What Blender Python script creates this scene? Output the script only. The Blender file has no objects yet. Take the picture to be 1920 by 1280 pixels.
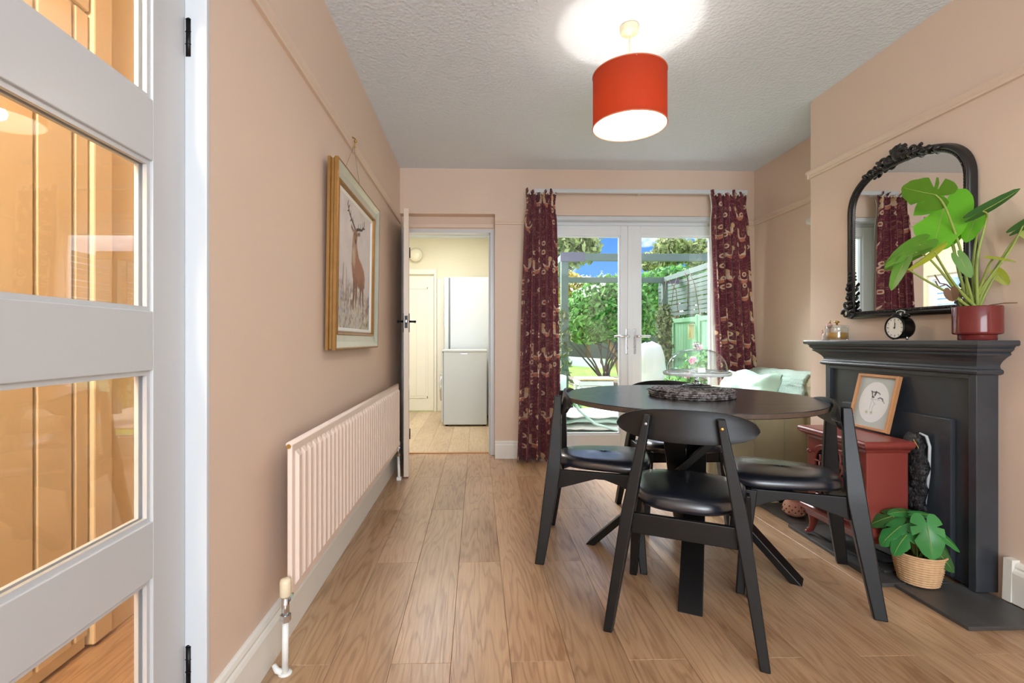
import bpy, bmesh, math, random
import numpy as np
from mathutils import Vector, Matrix, noise as mnoise
random.seed(7)
PI = math.pi
SC = bpy.context.scene
COL = SC.collection
R = math.radians

# ------------------------------------------------------------------ camera, sky, lights, exposure
cam_d = bpy.data.cameras.new('camera'); cam = bpy.data.objects.new('camera', cam_d); COL.objects.link(cam)
FPX = 905.0
YAW = math.atan(22.0 / FPX)
cam_d.sensor_fit = 'HORIZONTAL'; cam_d.sensor_width = 36.0
cam_d.lens = FPX / 1920.0 * 36.0
cam_d.shift_x = (960.0 - 917.0) / 1920.0
cam_d.shift_y = -(640.0 - 638.0) / 1920.0
cam_d.clip_start = 0.05
cam.location = (0, 0, 1.0)
cam.rotation_euler = (PI / 2, 0, -YAW)
SC.camera = cam
SC.view_settings.view_transform = 'Standard'
SC.view_settings.look = 'None'
SC.view_settings.exposure = 0.58
SC.view_settings.gamma = 1.0
SC.view_settings.use_curve_mapping = False
SC.cycles.use_denoising = True
SC.cycles.max_bounces = 10
SC.cycles.diffuse_bounces = 5
SC.cycles.glossy_bounces = 5
SC.cycles.transmission_bounces = 8
SC.cycles.transparent_max_bounces = 24
SC.cycles.sample_clamp_indirect = 8.0
SC.cycles.caustics_reflective = False
SC.cycles.caustics_refractive = False

world = bpy.data.worlds.new('sky'); SC.world = world
world.use_nodes = True
wn, wl = world.node_tree.nodes, world.node_tree.links
wn.clear()
w_out = wn.new('ShaderNodeOutputWorld'); w_bg = wn.new('ShaderNodeBackground')
w_tc = wn.new('ShaderNodeTexCoord'); w_sep = wn.new('ShaderNodeSeparateXYZ')
w_ramp = wn.new('ShaderNodeValToRGB')
w_ramp.color_ramp.elements[0].position = 0.0; w_ramp.color_ramp.elements[0].color = (0.075, 0.215, 0.46, 1)
w_ramp.color_ramp.elements[1].position = 0.30; w_ramp.color_ramp.elements[1].color = (0.020, 0.095, 0.32, 1)
w_map = wn.new('ShaderNodeMapping'); w_map.inputs['Scale'].default_value = (1, 1, 2.6)
w_noise = wn.new('ShaderNodeTexNoise'); w_noise.inputs['Scale'].default_value = 3.2; w_noise.inputs['Detail'].default_value = 6
w_cr = wn.new('ShaderNodeValToRGB')
w_cr.color_ramp.elements[0].position = 0.46; w_cr.color_ramp.elements[1].position = 0.62
w_mix = wn.new('ShaderNodeMix'); w_mix.data_type = 'RGBA'
w_mix.inputs[7].default_value = (1.9, 1.95, 2.0, 1)
wl.new(w_tc.outputs['Generated'], w_sep.inputs[0]); wl.new(w_sep.outputs['Z'], w_ramp.inputs[0])
wl.new(w_tc.outputs['Generated'], w_map.inputs[0]); wl.new(w_map.outputs[0], w_noise.inputs['Vector'])
wl.new(w_noise.outputs[0], w_cr.inputs[0]); wl.new(w_cr.outputs[0], w_mix.inputs[0])
wl.new(w_ramp.outputs[0], w_mix.inputs[6]); wl.new(w_mix.outputs[2], w_bg.inputs[0])
w_bg.inputs[1].default_value = 2.0
wl.new(w_bg.outputs[0], w_out.inputs[0])


def add_light(name, kind, loc, power, color, rot=(0, 0, 0), size=None, size_y=None, radius=None):
    d = bpy.data.lights.new(name, kind); d.energy = power; d.color = color
    if size:
        d.shape = 'RECTANGLE'; d.size = size; d.size_y = size_y or size
    if radius is not None:
        if kind == 'SUN':
            d.angle = radius
        else:
            d.shadow_soft_size = radius
    o = bpy.data.objects.new(name, d); COL.objects.link(o); o.location = loc; o.rotation_euler = rot
    return o


# hazy sun behind thin cloud over the garden, shining towards the house
add_light('sun', 'SUN', (-3, 14, 12), 13.0, (0.93, 0.97, 1.0), Vector((0.30, -0.70, -0.60)).to_track_quat('-Z', 'Y').to_euler(), radius=R(42.0))
# added cool fill light behind the camera; the front wall has no window
add_light('front_fill_light', 'AREA', (0.5, -2.3, 1.40), 88, (0.80, 0.91, 1.0), (R(90), 0, 0), 2.25, 1.8)
# daylight portal in the french doors
po = add_light('french_door_portal', 'AREA', (1.335, 4.36, 1.05), 10, (1, 1, 1), (R(-90), 0, 0), 1.7, 2.0)
po.data.cycles.is_portal = True
# ceiling lights of the hall and of the kitchen
add_light('hall_ceiling_light', 'POINT', (-1.0, -0.2, 2.25), 105, (1.0, 0.90, 0.72), radius=0.12)
add_light('kitchen_ceiling_light', 'AREA', (-0.5, 5.4, 2.42), 21, (1.0, 0.98, 0.94), (0, 0, 0), 0.6, 0.6)

# ------------------------------------------------------------------ helpers


def srgb(r, g, b):
    def f(c):
        c /= 255.0
        return c / 12.92 if c <= 0.04045 else ((c + 0.055) / 1.055) ** 2.4
    return (f(r), f(g), f(b), 1.0)


class NT:
    def __init__(self, name):
        self.m = bpy.data.materials.new(name); self.m.use_nodes = True
        self.n = self.m.node_tree.nodes; self.l = self.m.node_tree.links
        self.n.clear()
        self.out = self.n.new('ShaderNodeOutputMaterial')

    def new(self, t, **kw):
        nd = self.n.new(t)
        for k, v in kw.items():
            setattr(nd, k, v)
        return nd

    def link(self, a, b):
        self.l.new(a, b)

    def math(self, op, a, b=None, c=None, clamp=False):
        nd = self.n.new('ShaderNodeMath'); nd.operation = op; nd.use_clamp = clamp
        for i, v in enumerate((a, b, c)):
            if v is None:
                continue
            if isinstance(v, (int, float)):
                nd.inputs[i].default_value = v
            else:
                self.l.new(v, nd.inputs[i])
        return nd.outputs[0]

    def mixc(self, f, a, b, blend='MIX'):
        nd = self.n.new('ShaderNodeMix'); nd.data_type = 'RGBA'; nd.blend_type = blend
        for i, v in ((0, f), (6, a), (7, b)):
            if isinstance(v, (int, float)):
                nd.inputs[i].default_value = v
            elif isinstance(v, tuple):
                nd.inputs[i].default_value = v
            else:
                self.l.new(v, nd.inputs[i])
        return nd.outputs[2]

    def noise(self, vec, scale, detail=4.0, rough=0.5, dist=0.0):
        nd = self.n.new('ShaderNodeTexNoise')
        nd.inputs['Scale'].default_value = scale; nd.inputs['Detail'].default_value = detail
        nd.inputs['Roughness'].default_value = rough; nd.inputs['Distortion'].default_value = dist
        if vec is not None:
            self.l.new(vec, nd.inputs['Vector'])
        return nd.outputs[0]

    def mapping(self, vec, scale=(1, 1, 1), loc=(0, 0, 0)):
        nd = self.n.new('ShaderNodeMapping'); nd.inputs['Scale'].default_value = scale; nd.inputs['Location'].default_value = loc
        self.l.new(vec, nd.inputs[0])
        return nd.outputs[0]

    def ramp(self, f, stops):
        nd = self.n.new('ShaderNodeValToRGB'); cr = nd.color_ramp
        while len(cr.elements) < len(stops):
            cr.elements.new(0.5)
        for e, (p, c) in zip(cr.elements, stops):
            e.position = p; e.color = c if len(c) == 4 else (*c, 1)
        self.l.new(f, nd.inputs[0])
        return nd.outputs[0]

    def bump(self, h, strength=0.3, dist=0.01):
        nd = self.n.new('ShaderNodeBump'); nd.inputs['Strength'].default_value = strength; nd.inputs['Distance'].default_value = dist
        self.l.new(h, nd.inputs['Height'])
        return nd.outputs[0]

    def bsdf(self, color, rough=0.5, metal=0.0, normal=None, spec=0.5, **kw):
        p = self.n.new('ShaderNodeBsdfPrincipled')
        if isinstance(color, tuple):
            p.inputs['Base Color'].default_value = color
        else:
            self.l.new(color, p.inputs['Base Color'])
        if isinstance(rough, (int, float)):
            p.inputs['Roughness'].default_value = rough
        else:
            self.l.new(rough, p.inputs['Roughness'])
        p.inputs['Metallic'].default_value = metal
        p.inputs['Specular IOR Level'].default_value = spec
        if normal is not None:
            self.l.new(normal, p.inputs['Normal'])
        for k, v in kw.items():
            p.inputs[k.replace('_', ' ')].default_value = v
        self.p = p
        return p

    def finish(self, sh=None):
        sh = sh or self.p
        self.l.new(sh.outputs[0], self.out.inputs[0])
        return self.m


def simple(name, color, rough=0.5, metal=0.0, spec=0.5, noise_scale=0, noise_amt=0.08, bump=0.0, bump_scale=200, **kw):
    t = NT(name)
    tc = t.new('ShaderNodeTexCoord').outputs['Object']
    c = color; nrm = None
    if noise_scale:
        f = t.noise(tc, noise_scale, 5)
        dark = tuple(v * (1 - noise_amt) for v in color[:3]) + (1,)
        lite = tuple(min(1, v * (1 + noise_amt)) for v in color[:3]) + (1,)
        c = t.mixc(f, dark, lite)
    if bump:
        nrm = t.bump(t.noise(tc, bump_scale, 3), bump, 0.005)
    t.bsdf(c, rough, metal, nrm, spec, **kw)
    return t.finish()


def emission(name, color, strength):
    t = NT(name); e = t.new('ShaderNodeEmission'); e.inputs[0].default_value = color; e.inputs[1].default_value = strength
    return t.finish(e)


def thin_glass(name, tint=(1, 1, 1, 1), rough=0.0, base=0.0):
    """window pane: clear with fresnel reflection"""
    t = NT(name)
    tr = t.new('ShaderNodeBsdfTransparent'); tr.inputs[0].default_value = tint
    gl = t.new('ShaderNodeBsdfGlossy'); gl.inputs['Roughness'].default_value = rough
    geo = t.new('ShaderNodeNewGeometry'); dt = t.new('ShaderNodeVectorMath'); dt.operation = 'DOT_PRODUCT'
    t.link(geo.outputs['Incoming'], dt.inputs[0]); t.link(geo.outputs['Normal'], dt.inputs[1])
    mx = t.new('ShaderNodeMixShader')
    sch = t.math('POWER', t.math('SUBTRACT', 1.0, t.math('ABSOLUTE', dt.outputs['Value'])), 5.0)
    f = t.math('MULTIPLY_ADD', sch, 0.9, 0.045 + base, clamp=True)
    t.link(f, mx.inputs[0]); t.link(tr.outputs[0], mx.inputs[1]); t.link(gl.outputs[0], mx.inputs[2])
    return t.finish(mx)


WM = {}


def wmat(o):
    if o is None:
        return Matrix.Identity(4)
    if o.name in WM:
        return WM[o.name]
    return Matrix.Identity(4)


def put(o, parent=None):
    COL.objects.link(o)
    if parent is not None:
        o.parent = parent
    WM[o.name] = wmat(parent) @ Matrix.LocRotScale(o.location, o.rotation_euler, o.scale)
    return o


def tag(o, label=None, cat=None, group=None, kind=None):
    if label: o['label'] = label
    if cat: o['category'] = cat
    if group: o['group'] = group
    if kind: o['kind'] = kind
    return o


def thing(name, label, cat, loc=(0, 0, 0), rotz=0.0, group=None):
    o = bpy.data.objects.new(name, None); o.empty_display_size = 0.05
    o.location = loc; o.rotation_euler = (0, 0, rotz)
    put(o)
    return tag(o, label, cat, group)


class MB:
    """collects shapes into one mesh"""

    def __init__(self):
        self.v = []; self.f = []; self.sm = []; self.uv = None

    def add(self, verts, faces, smooth=False):
        b = len(self.v)
        self.v.extend([tuple(p) for p in verts])
        self.f.extend([tuple(i + b for i in f) for f in faces])
        self.sm.extend([smooth] * len(faces))
        return self

    def box(self, x0, x1, y0, y1, z0, z1, bev=0.0):
        if x0 > x1: x0, x1 = x1, x0
        if y0 > y1: y0, y1 = y1, y0
        if z0 > z1: z0, z1 = z1, z0
        bev = min(bev, (x1 - x0) * .45, (y1 - y0) * .45, (z1 - z0) * .45)
        if bev <= 0:
            v = [(x, y, z) for z in (z0, z1) for (x, y) in ((x0, y0), (x1, y0), (x1, y1), (x0, y1))]
            return self.add(v, [(3, 2, 1, 0), (4, 5, 6, 7), (0, 1, 5, 4), (1, 2, 6, 5), (2, 3, 7, 6), (3, 0, 4, 7)])
        bm = bmesh.new()
        bmesh.ops.create_cube(bm, size=1.0, matrix=Matrix.Translation(((x0 + x1) / 2, (y0 + y1) / 2, (z0 + z1) / 2)) @ Matrix.Diagonal((x1 - x0, y1 - y0, z1 - z0, 1)))
        bmesh.ops.bevel(bm, geom=list(bm.edges), offset=bev, segments=2, affect='EDGES', profile=0.6)
        self.from_bm(bm)
        return self

    def from_bm(self, bm, smooth=False, matrix=None):
        bm.verts.index_update()
        vs = [(matrix @ v.co if matrix else v.co.copy()) for v in bm.verts]
        self.add(vs, [[v.index for v in f.verts] for f in bm.faces], smooth)
        bm.free()
        return self

    def loft(self, rings, smooth=True, cap=True, closed=True):
        n = len(rings[0]); vs = [p for r in rings for p in r]; fs = []
        m = n if closed else n - 1
        for i in range(len(rings) - 1):
            for j in range(m):
                a = i * n + j; b = i * n + (j + 1) % n
                fs.append((a, b, b + n, a + n))
        self.add(vs, fs, smooth)
        if cap and closed:
            self.add(rings[0], [tuple(range(n))[::-1]], False)
            self.add(rings[-1], [tuple(range(n))], False)
        return self

    def lathe(self, prof, c=(0, 0, 0), n=32, smooth=True, wob=None):
        rings = []
        for k, (r, z) in enumerate(prof):
            rr = []
            for j in range(n):
                a = 2 * PI * j / n
                q = r if wob is None else r * (1 + wob(a, k))
                rr.append((c[0] + q * math.cos(a), c[1] + q * math.sin(a), c[2] + z))
            rings.append(rr)
        return self.loft(rings, smooth, True)

    def cyl(self, p, q, r, r2=None, n=14, smooth=True):
        return self.tube([p, q], [r, r if r2 is None else r2], n, smooth)

    def tube(self, pts, rad, n=8, smooth=True, closed=False):
        pts = [Vector(p) for p in pts]
        if isinstance(rad, (int, float)):
            rad = [rad] * len(pts)
        rings = []; prev = None
        N = len(pts)
        for i, p in enumerate(pts):
            if closed:
                t = pts[(i + 1) % N] - pts[i - 1]
            else:
                t = pts[min(i + 1, N - 1)] - pts[max(i - 1, 0)]
            if t.length < 1e-9: t = Vector((0, 0, 1))
            t.normalize()
            if prev is None:
                a = Vector((0, 0, 1)) if abs(t.z) < 0.9 else Vector((1, 0, 0))
                u = t.cross(a).normalized()
            else:
                u = (prev - t * prev.dot(t))
                if u.length < 1e-6: u = t.orthogonal()
                u.normalize()
            prev = u; w = t.cross(u)
            rings.append([p + (u * math.cos(2 * PI * j / n) + w * math.sin(2 * PI * j / n)) * rad[i] for j in range(n)])
        if closed:
            rings.append(rings[0])
            return self.loft(rings, smooth, False)
        return self.loft(rings, smooth, True)

    def prism(self, poly, axis, a, b, smooth=False):
        """2D polygon extruded along axis ('x','y','z') from a to b"""
        def mk(p, t):
            return {'x': (t, p[0], p[1]), 'y': (p[0], t, p[1]), 'z': (p[0], p[1], t)}[axis]
        n = len(poly)
        vs = [mk(p, a) for p in poly] + [mk(p, b) for p in poly]
        fs = [tuple(range(n))[::-1], tuple(range(n, 2 * n))] + [(i, (i + 1) % n, (i + 1) % n + n, i + n) for i in range(n)]
        return self.add(vs, fs, smooth)

    def board(self, p, q, side, w0, w1, t, n=None):
        """plank from p to q: width (w0 at p, w1 at q) along 'side', thickness t"""
        p, q = Vector(p), Vector(q); d = (q - p).normalized(); s = Vector(side); s = (s - d * s.dot(d)).normalized()
        u = d.cross(s)
        rings = []
        for c, w in ((p, w0), (q, w1)):
            rings.append([c + s * (w / 2) + u * (t / 2), c - s * (w / 2) + u * (t / 2), c - s * (w / 2) - u * (t / 2), c + s * (w / 2) - u * (t / 2)])
        return self.loft(rings, False, True)

    def sphere(self, c, r, n=16, m=10, sq=(1, 1, 1)):
        prof = []
        rings = []
        for i in range(m + 1):
            a = -PI / 2 + PI * i / m
            rr = max(math.cos(a), 0.001) * r
            rings.append([(c[0] + rr * math.cos(2 * PI * j / n) * sq[0], c[1] + rr * math.sin(2 * PI * j / n) * sq[1], c[2] + math.sin(a) * r * sq[2]) for j in range(n)])
        return self.loft(rings, True, True)

    def build(self, name, material, parent=None, world=True, bevel=0.0, subsurf=0, kind=None, solid=0.0, fix=True):
        me = bpy.data.meshes.new(name)
        vs = self.v
        if parent is not None and world:
            inv = wmat(parent).inverted()
            vs = [inv @ Vector(p) for p in vs]
        me.from_pydata([tuple(p) for p in vs], [], self.f)
        me.polygons.foreach_set('use_smooth', self.sm)
        if self.uv is not None:
            ul = me.uv_layers.new(name='UVMap')
            for lp in me.loops:
                ul.data[lp.index].uv = self.uv[lp.vertex_index]
        if fix:
            bm = bmesh.new(); bm.from_mesh(me)
            bmesh.ops.remove_doubles(bm, verts=bm.verts, dist=1e-5) if self.uv is None else None
            bmesh.ops.recalc_face_normals(bm, faces=bm.faces)
            bm.to_mesh(me); bm.free()
        me.update()
        if material is not None:
            me.materials.append(material)
        o = bpy.data.objects.new(name, me)
        put(o, parent)
        if solid:
            m = o.modifiers.new('solid', 'SOLIDIFY'); m.thickness = solid; m.offset = 0
        if bevel:
            m = o.modifiers.new('bevel', 'BEVEL'); m.width = bevel; m.segments = 2; m.limit_method = 'ANGLE'; m.angle_limit = R(40)
            m.harden_normals = False
        if subsurf:
            m = o.modifiers.new('sub', 'SUBSURF'); m.levels = subsurf; m.render_levels = subsurf
        if kind: o['kind'] = kind
        return o


def struct(o):
    o['kind'] = 'structure'
    return o


def painted_grid(name, mat_name, W, H, nx, ny, paint, place, parent, rough=0.6):
    """flat print: a grid of vertices coloured by paint(u, v); place(u, v) gives its point in the room"""
    uu, vv = np.meshgrid(np.linspace(0, 1, nx), np.linspace(0, 1, ny))
    col = paint(uu, vv)
    inv = wmat(parent).inverted()
    o0 = np.array(inv @ Vector(place(0, 0))); ou = np.array(inv @ Vector(place(1, 0))) - o0; ov = np.array(inv @ Vector(place(0, 1))) - o0
    vs = (o0 + uu.reshape(-1, 1) * ou + vv.reshape(-1, 1) * ov)
    idx = np.arange(nx * ny).reshape(ny, nx)
    fs = np.stack([idx[:-1, :-1], idx[:-1, 1:], idx[1:, 1:], idx[1:, :-1]], -1).reshape(-1, 4)
    me = bpy.data.meshes.new(name)
    me.from_pydata(vs.tolist(), [], fs.tolist())
    at = me.color_attributes.new('paint', 'FLOAT_COLOR', 'POINT')
    lin = np.where(col <= 0.04045, col / 12.92, ((col + 0.055) / 1.055) ** 2.4)
    rgba = np.concatenate([lin, np.ones(lin.shape[:2] + (1,))], -1).reshape(-1).astype(np.float32)
    at.data.foreach_set('color', rgba)
    t = NT(mat_name); a = t.new('ShaderNodeVertexColor'); a.layer_name = 'paint'
    t.bsdf(a.outputs[0], rough, 0.0, None, 0.3)
    me.materials.append(t.finish())
    o = bpy.data.objects.new(name, me)
    return put(o, parent)


# ------------------------------------------------------------------ materials
def wall_paint(name, color):
    t = NT(name); tc = t.new('ShaderNodeTexCoord').outputs['Object']
    f = t.noise(tc, 1.3, 4, 0.6)
    c = t.mixc(f, tuple(v * .96 for v in color[:3]) + (1,), tuple(min(1, v * 1.03) for v in color[:3]) + (1,))
    n = t.bump(t.noise(tc, 90, 3), 0.05, 0.004)
    t.bsdf(c, 0.55, 0, n, 0.35)
    return t.finish()


M = {}
M['pink_wall'] = wall_paint('blush_wall_paint', srgb(226, 203, 184))
M['cream_wall'] = wall_paint('cream_kitchen_paint', srgb(240, 233, 210))
M['hall_wall'] = wall_paint('hall_wall_paint', srgb(238, 220, 184))
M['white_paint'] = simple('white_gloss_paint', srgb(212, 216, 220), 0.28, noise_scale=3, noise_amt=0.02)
M['skirting'] = simple('white_skirting_paint', srgb(236, 234, 226), 0.35, noise_scale=2, noise_amt=0.03)
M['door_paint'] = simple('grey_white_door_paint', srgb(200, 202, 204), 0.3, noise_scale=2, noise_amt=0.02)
M['upvc'] = simple('white_upvc', srgb(232, 236, 240), 0.22)
M['rail_paint'] = simple('blush_rail_paint', srgb(226, 203, 184), 0.4)
M['rad_paint'] = simple('blush_radiator_enamel', srgb(236, 216, 202), 0.35)

t = NT('textured_ceiling'); tc = t.new('ShaderNodeTexCoord').outputs['Object']
vo = t.new('ShaderNodeTexVoronoi'); vo.inputs['Scale'].default_value = 55; t.link(tc, vo.inputs['Vector'])
h = t.math('ADD', vo.outputs['Distance'], t.math('MULTIPLY', t.noise(tc, 120, 3), 0.6))
t.bsdf(srgb(228, 238, 250), 0.8, 0, t.bump(h, 0.35, 0.008), 0.2); M['ceiling'] = t.finish()


def oak(name, light, dark, rough=0.34):
    t = NT(name)
    oi = t.new('ShaderNodeObjectInfo'); geo = t.new('ShaderNodeTexCoord').outputs['Object']
    off = t.new('ShaderNodeVectorMath'); off.operation = 'MULTIPLY_ADD'
    comb = t.new('ShaderNodeCombineXYZ')
    for i in range(3): t.link(oi.outputs['Random'], comb.inputs[i])
    t.link(comb.outputs[0], off.inputs[0]); off.inputs[1].default_value = (37, 53, 11); t.link(geo, off.inputs[2])
    v1 = t.mapping(off.outputs[0], (7.0, 0.75, 1))
    big = t.noise(v1, 1.0, 3, 0.55, 0.3)
    rings = t.math('SINE', t.math('MULTIPLY', big, 95.0))
    rings = t.math('POWER', t.math('MULTIPLY_ADD', rings, 0.5, 0.5), 3.0)
    v2 = t.mapping(off.outputs[0], (160, 6, 1))
    fine = t.noise(v2, 1.0, 3, 0.6)
    patch = t.noise(t.mapping(off.outputs[0], (3.0, 0.9, 1)), 1.0, 3)
    f = t.math('MULTIPLY_ADD', fine, 0.35, t.math('MULTIPLY_ADD', rings, 0.15, t.math('MULTIPLY', patch, 0.70)))
    c = t.ramp(f, [(0.28, light), (0.85, dark)])
    tone = t.math('MULTIPLY_ADD', oi.outputs['Random'], 0.22, 0.90)
    hs = t.new('ShaderNodeHueSaturation'); t.link(c, hs.inputs['Color']); t.link(tone, hs.inputs['Value']); hs.inputs['Saturation'].default_value = 0.98
    nrm = t.bump(t.math('ADD', t.math('MULTIPLY', rings, -0.4), fine), 0.12, 0.002)
    r = t.math('MULTIPLY_ADD', fine, 0.12, rough - 0.04)
    t.bsdf(hs.outputs[0], r, 0, nrm, 0.5)
    return t.finish()


M['oak'] = oak('oak_laminate', srgb(208, 172, 134), srgb(136, 97, 64), 0.30)
M['oak_kitchen'] = oak('pale_oak_laminate', srgb(222, 200, 168), srgb(176, 146, 110))
M['dark_gap'] = simple('dark_joint', srgb(70, 48, 32), 0.9)

M['black_wood'] = simple('black_stained_wood', srgb(19, 18, 18), 0.38, spec=0.35, noise_scale=40, noise_amt=0.25, bump=0.04, bump_scale=120)
M['black_leather'] = simple('black_faux_leather', srgb(30, 33, 42), 0.30, spec=0.8, bump=0.06, bump_scale=420, Coat_Weight=0.5, Coat_Roughness=0.2)
t = NT('black_worn_tabletop'); tc = t.new('ShaderNodeTexCoord').outputs['Object']
gr = t.noise(t.mapping(tc, (2.5, 60, 10)), 1.0, 4)
wear = t.noise(tc, 9, 6, 0.7)
c = t.mixc(t.math('GREATER_THAN', wear, 0.70), t.mixc(gr, srgb(36, 35, 36), srgb(52, 49, 48)), srgb(72, 66, 62))
t.bsdf(c, t.math('MULTIPLY_ADD', gr, 0.10, 0.20), 0, t.bump(gr, 0.03, 0.002), 0.8); M['table_top'] = t.finish()
M['table_edge'] = simple('scuffed_brown_edge', srgb(82, 66, 56), 0.5, noise_scale=30, noise_amt=0.5)
M['chrome'] = simple('chrome', srgb(214, 216, 220), 0.18, 1.0)
M['steel'] = simple('brushed_steel', srgb(176, 178, 182), 0.32, 1.0)
M['black_metal'] = simple('black_metal', srgb(24, 23, 23), 0.35, 0.6)
M['brass'] = simple('brass', srgb(196, 160, 92), 0.3, 1.0)
M['cream_plastic'] = simple('cream_plastic', srgb(236, 222, 190), 0.4)
M['white_plastic'] = simple('white_plastic', srgb(238, 238, 234), 0.35)
M['clear_glass'] = thin_glass('clear_glass')
M['door_glass'] = thin_glass('door_glass', (0.98, 0.99, 1.0, 1), 0.0, 0.03)
M['dome_glass'] = thin_glass('dome_glass', (0.94, 0.965, 0.97, 1), 0.0, 0.06)
tg = NT('solid_glass'); tg.bsdf((0.95, 0.98, 0.98, 1), 0.03, 0, None, 0.5, Transmission_Weight=1.0, IOR=1.45); M['solid_glass'] = tg.finish()
M['mirror'] = simple('silvered_glass', (0.90, 0.92, 0.92, 1), 0.0, 1.0)
M['black_carved'] = simple('black_carved_resin', srgb(30, 27, 27), 0.3, noise_scale=30, noise_amt=0.3)
t = NT('black_slate_paint'); tc = t.new('ShaderNodeTexCoord').outputs['Object']
f = t.noise(tc, 5, 6, 0.65); f2 = t.noise(tc, 45, 4)
t.bsdf(t.mixc(f, srgb(40, 43, 48), srgb(66, 72, 80)), t.math('MULTIPLY_ADD', f, 0.20, 0.22), 0, t.bump(f2, 0.1, 0.002), 0.7); M['fire_paint'] = t.finish()
t = NT('slate'); tc = t.new('ShaderNodeTexCoord').outputs['Object']
f = t.noise(tc, 7, 6, 0.65); f2 = t.noise(tc, 60, 4)
t.bsdf(t.mixc(f, srgb(58, 57, 56), srgb(84, 82, 80)), 0.42, 0, t.bump(t.math('ADD', f, f2), 0.15, 0.003), 0.5); M['slate'] = t.finish()
M['stove_red'] = simple('brick_red_enamel', srgb(136, 60, 52), 0.30, noise_scale=4, noise_amt=0.06)
M['dark_glass'] = simple('dark_stove_glass', srgb(22, 34, 44), 0.08)
M['maroon_ceramic'] = simple('maroon_glazed_ceramic', srgb(112, 42, 40), 0.12, noise_scale=6, noise_amt=0.1)
M['soil'] = simple('potting_soil', srgb(60, 46, 34), 0.95, noise_scale=60, noise_amt=0.4)
M['pale_oak_frame'] = simple('orange_oak_frame', srgb(196, 140, 92), 0.4, noise_scale=30, noise_amt=0.15)
M['gilt'] = simple('antique_gilt', srgb(150, 110, 58), 0.38, 0.55, noise_scale=25, noise_amt=0.25)
M['silver_frame'] = simple('silvered_green_frame', srgb(196, 198, 184), 0.35, 0.25, noise_scale=18, noise_amt=0.12)
M['white_mount'] = simple('white_mount_card', srgb(236, 234, 228), 0.7)
M['grey_mount'] = simple('grey_green_mount_card', srgb(196, 204, 198), 0.7)
M['string'] = simple('picture_wire', srgb(150, 130, 110), 0.6)


def leaf_mat(name, c1, c2, rough=0.35, trans=0.35):
    t = NT(name); tc = t.new('ShaderNodeTexCoord').outputs['Object']; oi = t.new('ShaderNodeObjectInfo')
    f = t.noise(tc, 14, 4)
    c = t.mixc(f, c1, c2)
    p = t.bsdf(c, rough, 0, None, 0.5)
    tr = t.new('ShaderNodeBsdfTranslucent')
    t.link(c, tr.inputs[0])
    mx = t.new('ShaderNodeMixShader'); mx.inputs[0].default_value = trans
    t.link(p.outputs[0], mx.inputs[1]); t.link(tr.outputs[0], mx.inputs[2])
    return t.finish(mx)


def foliage_mat(name, c1, c2, c3):
    t = NT(name)
    geo = t.new('ShaderNodeNewGeometry')
    r = geo.outputs['Random Per Island']
    c = t.ramp(r, [(0.0, c1), (0.55, c2), (1.0, c3)])
    p = t.bsdf(c, 0.5, 0, None, 0.35)
    tr = t.new('ShaderNodeBsdfTranslucent'); t.link(c, tr.inputs[0])
    mx = t.new('ShaderNodeMixShader'); mx.inputs[0].default_value = 0.3
    t.link(p.outputs[0], mx.inputs[1]); t.link(tr.outputs[0], mx.inputs[2])
    return t.finish(mx)


M['leaf_bright'] = leaf_mat('bright_leaf', srgb(92, 172, 30), srgb(120, 196, 44))
M['leaf_mid'] = leaf_mat('mid_leaf', srgb(84, 138, 40), srgb(112, 160, 54))
M['leaf_dark'] = leaf_mat('dark_leaf', srgb(44, 92, 40), srgb(66, 112, 52))
M['leaf_yellow'] = leaf_mat('yellowing_leaf', srgb(176, 182, 52), srgb(150, 168, 48))
M['petiole'] = simple('green_petiole', srgb(142, 160, 78), 0.45, noise_scale=20, noise_amt=0.15)
M['faux_leaf'] = leaf_mat('glossy_faux_leaf', srgb(48, 128, 62), srgb(80, 160, 82), 0.28, 0.2)
M['faux_leaf_dark'] = leaf_mat('dark_faux_leaf', srgb(52, 96, 46), srgb(74, 118, 58), 0.35, 0.2)

# patterned curtain cloth: maroon ground, birds as crescents, round flowers, stems
t = NT('patterned_curtain_cloth'); uv = t.new('ShaderNodeUVMap').outputs[0]
ground = t.mixc(t.noise(uv, 90, 3), srgb(84, 30, 46), srgb(122, 58, 70))


def cells(scale, rnd, loc):
    vo = t.new('ShaderNodeTexVoronoi'); vo.voronoi_dimensions = '2D'; vo.inputs['Scale'].default_value = 1.0
    vo.inputs['Randomness'].default_value = rnd
    v = t.mapping(uv, (scale[0], scale[1], 1), loc); t.link(v, vo.inputs['Vector'])
    sub = t.new('ShaderNodeVectorMath'); sub.operation = 'SUBTRACT'; t.link(v, sub.inputs[0]); t.link(vo.outputs['Position'], sub.inputs[1])
    s = t.new('ShaderNodeSeparateXYZ'); t.link(sub.outputs[0], s.inputs[0])
    rc = t.new('ShaderNodeSeparateColor'); t.link(vo.outputs['Color'], rc.inputs[0])
    return s.outputs[0], s.outputs[1], rc.outputs[0], rc.outputs[1]


def dist(x, y, ox, oy):
    a = t.math('SUBTRACT', x, ox); b = t.math('SUBTRACT', y, oy)
    return t.math('SQRT', t.math('ADD', t.math('MULTIPLY', a, a), t.math('MULTIPLY', b, b)))


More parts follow.
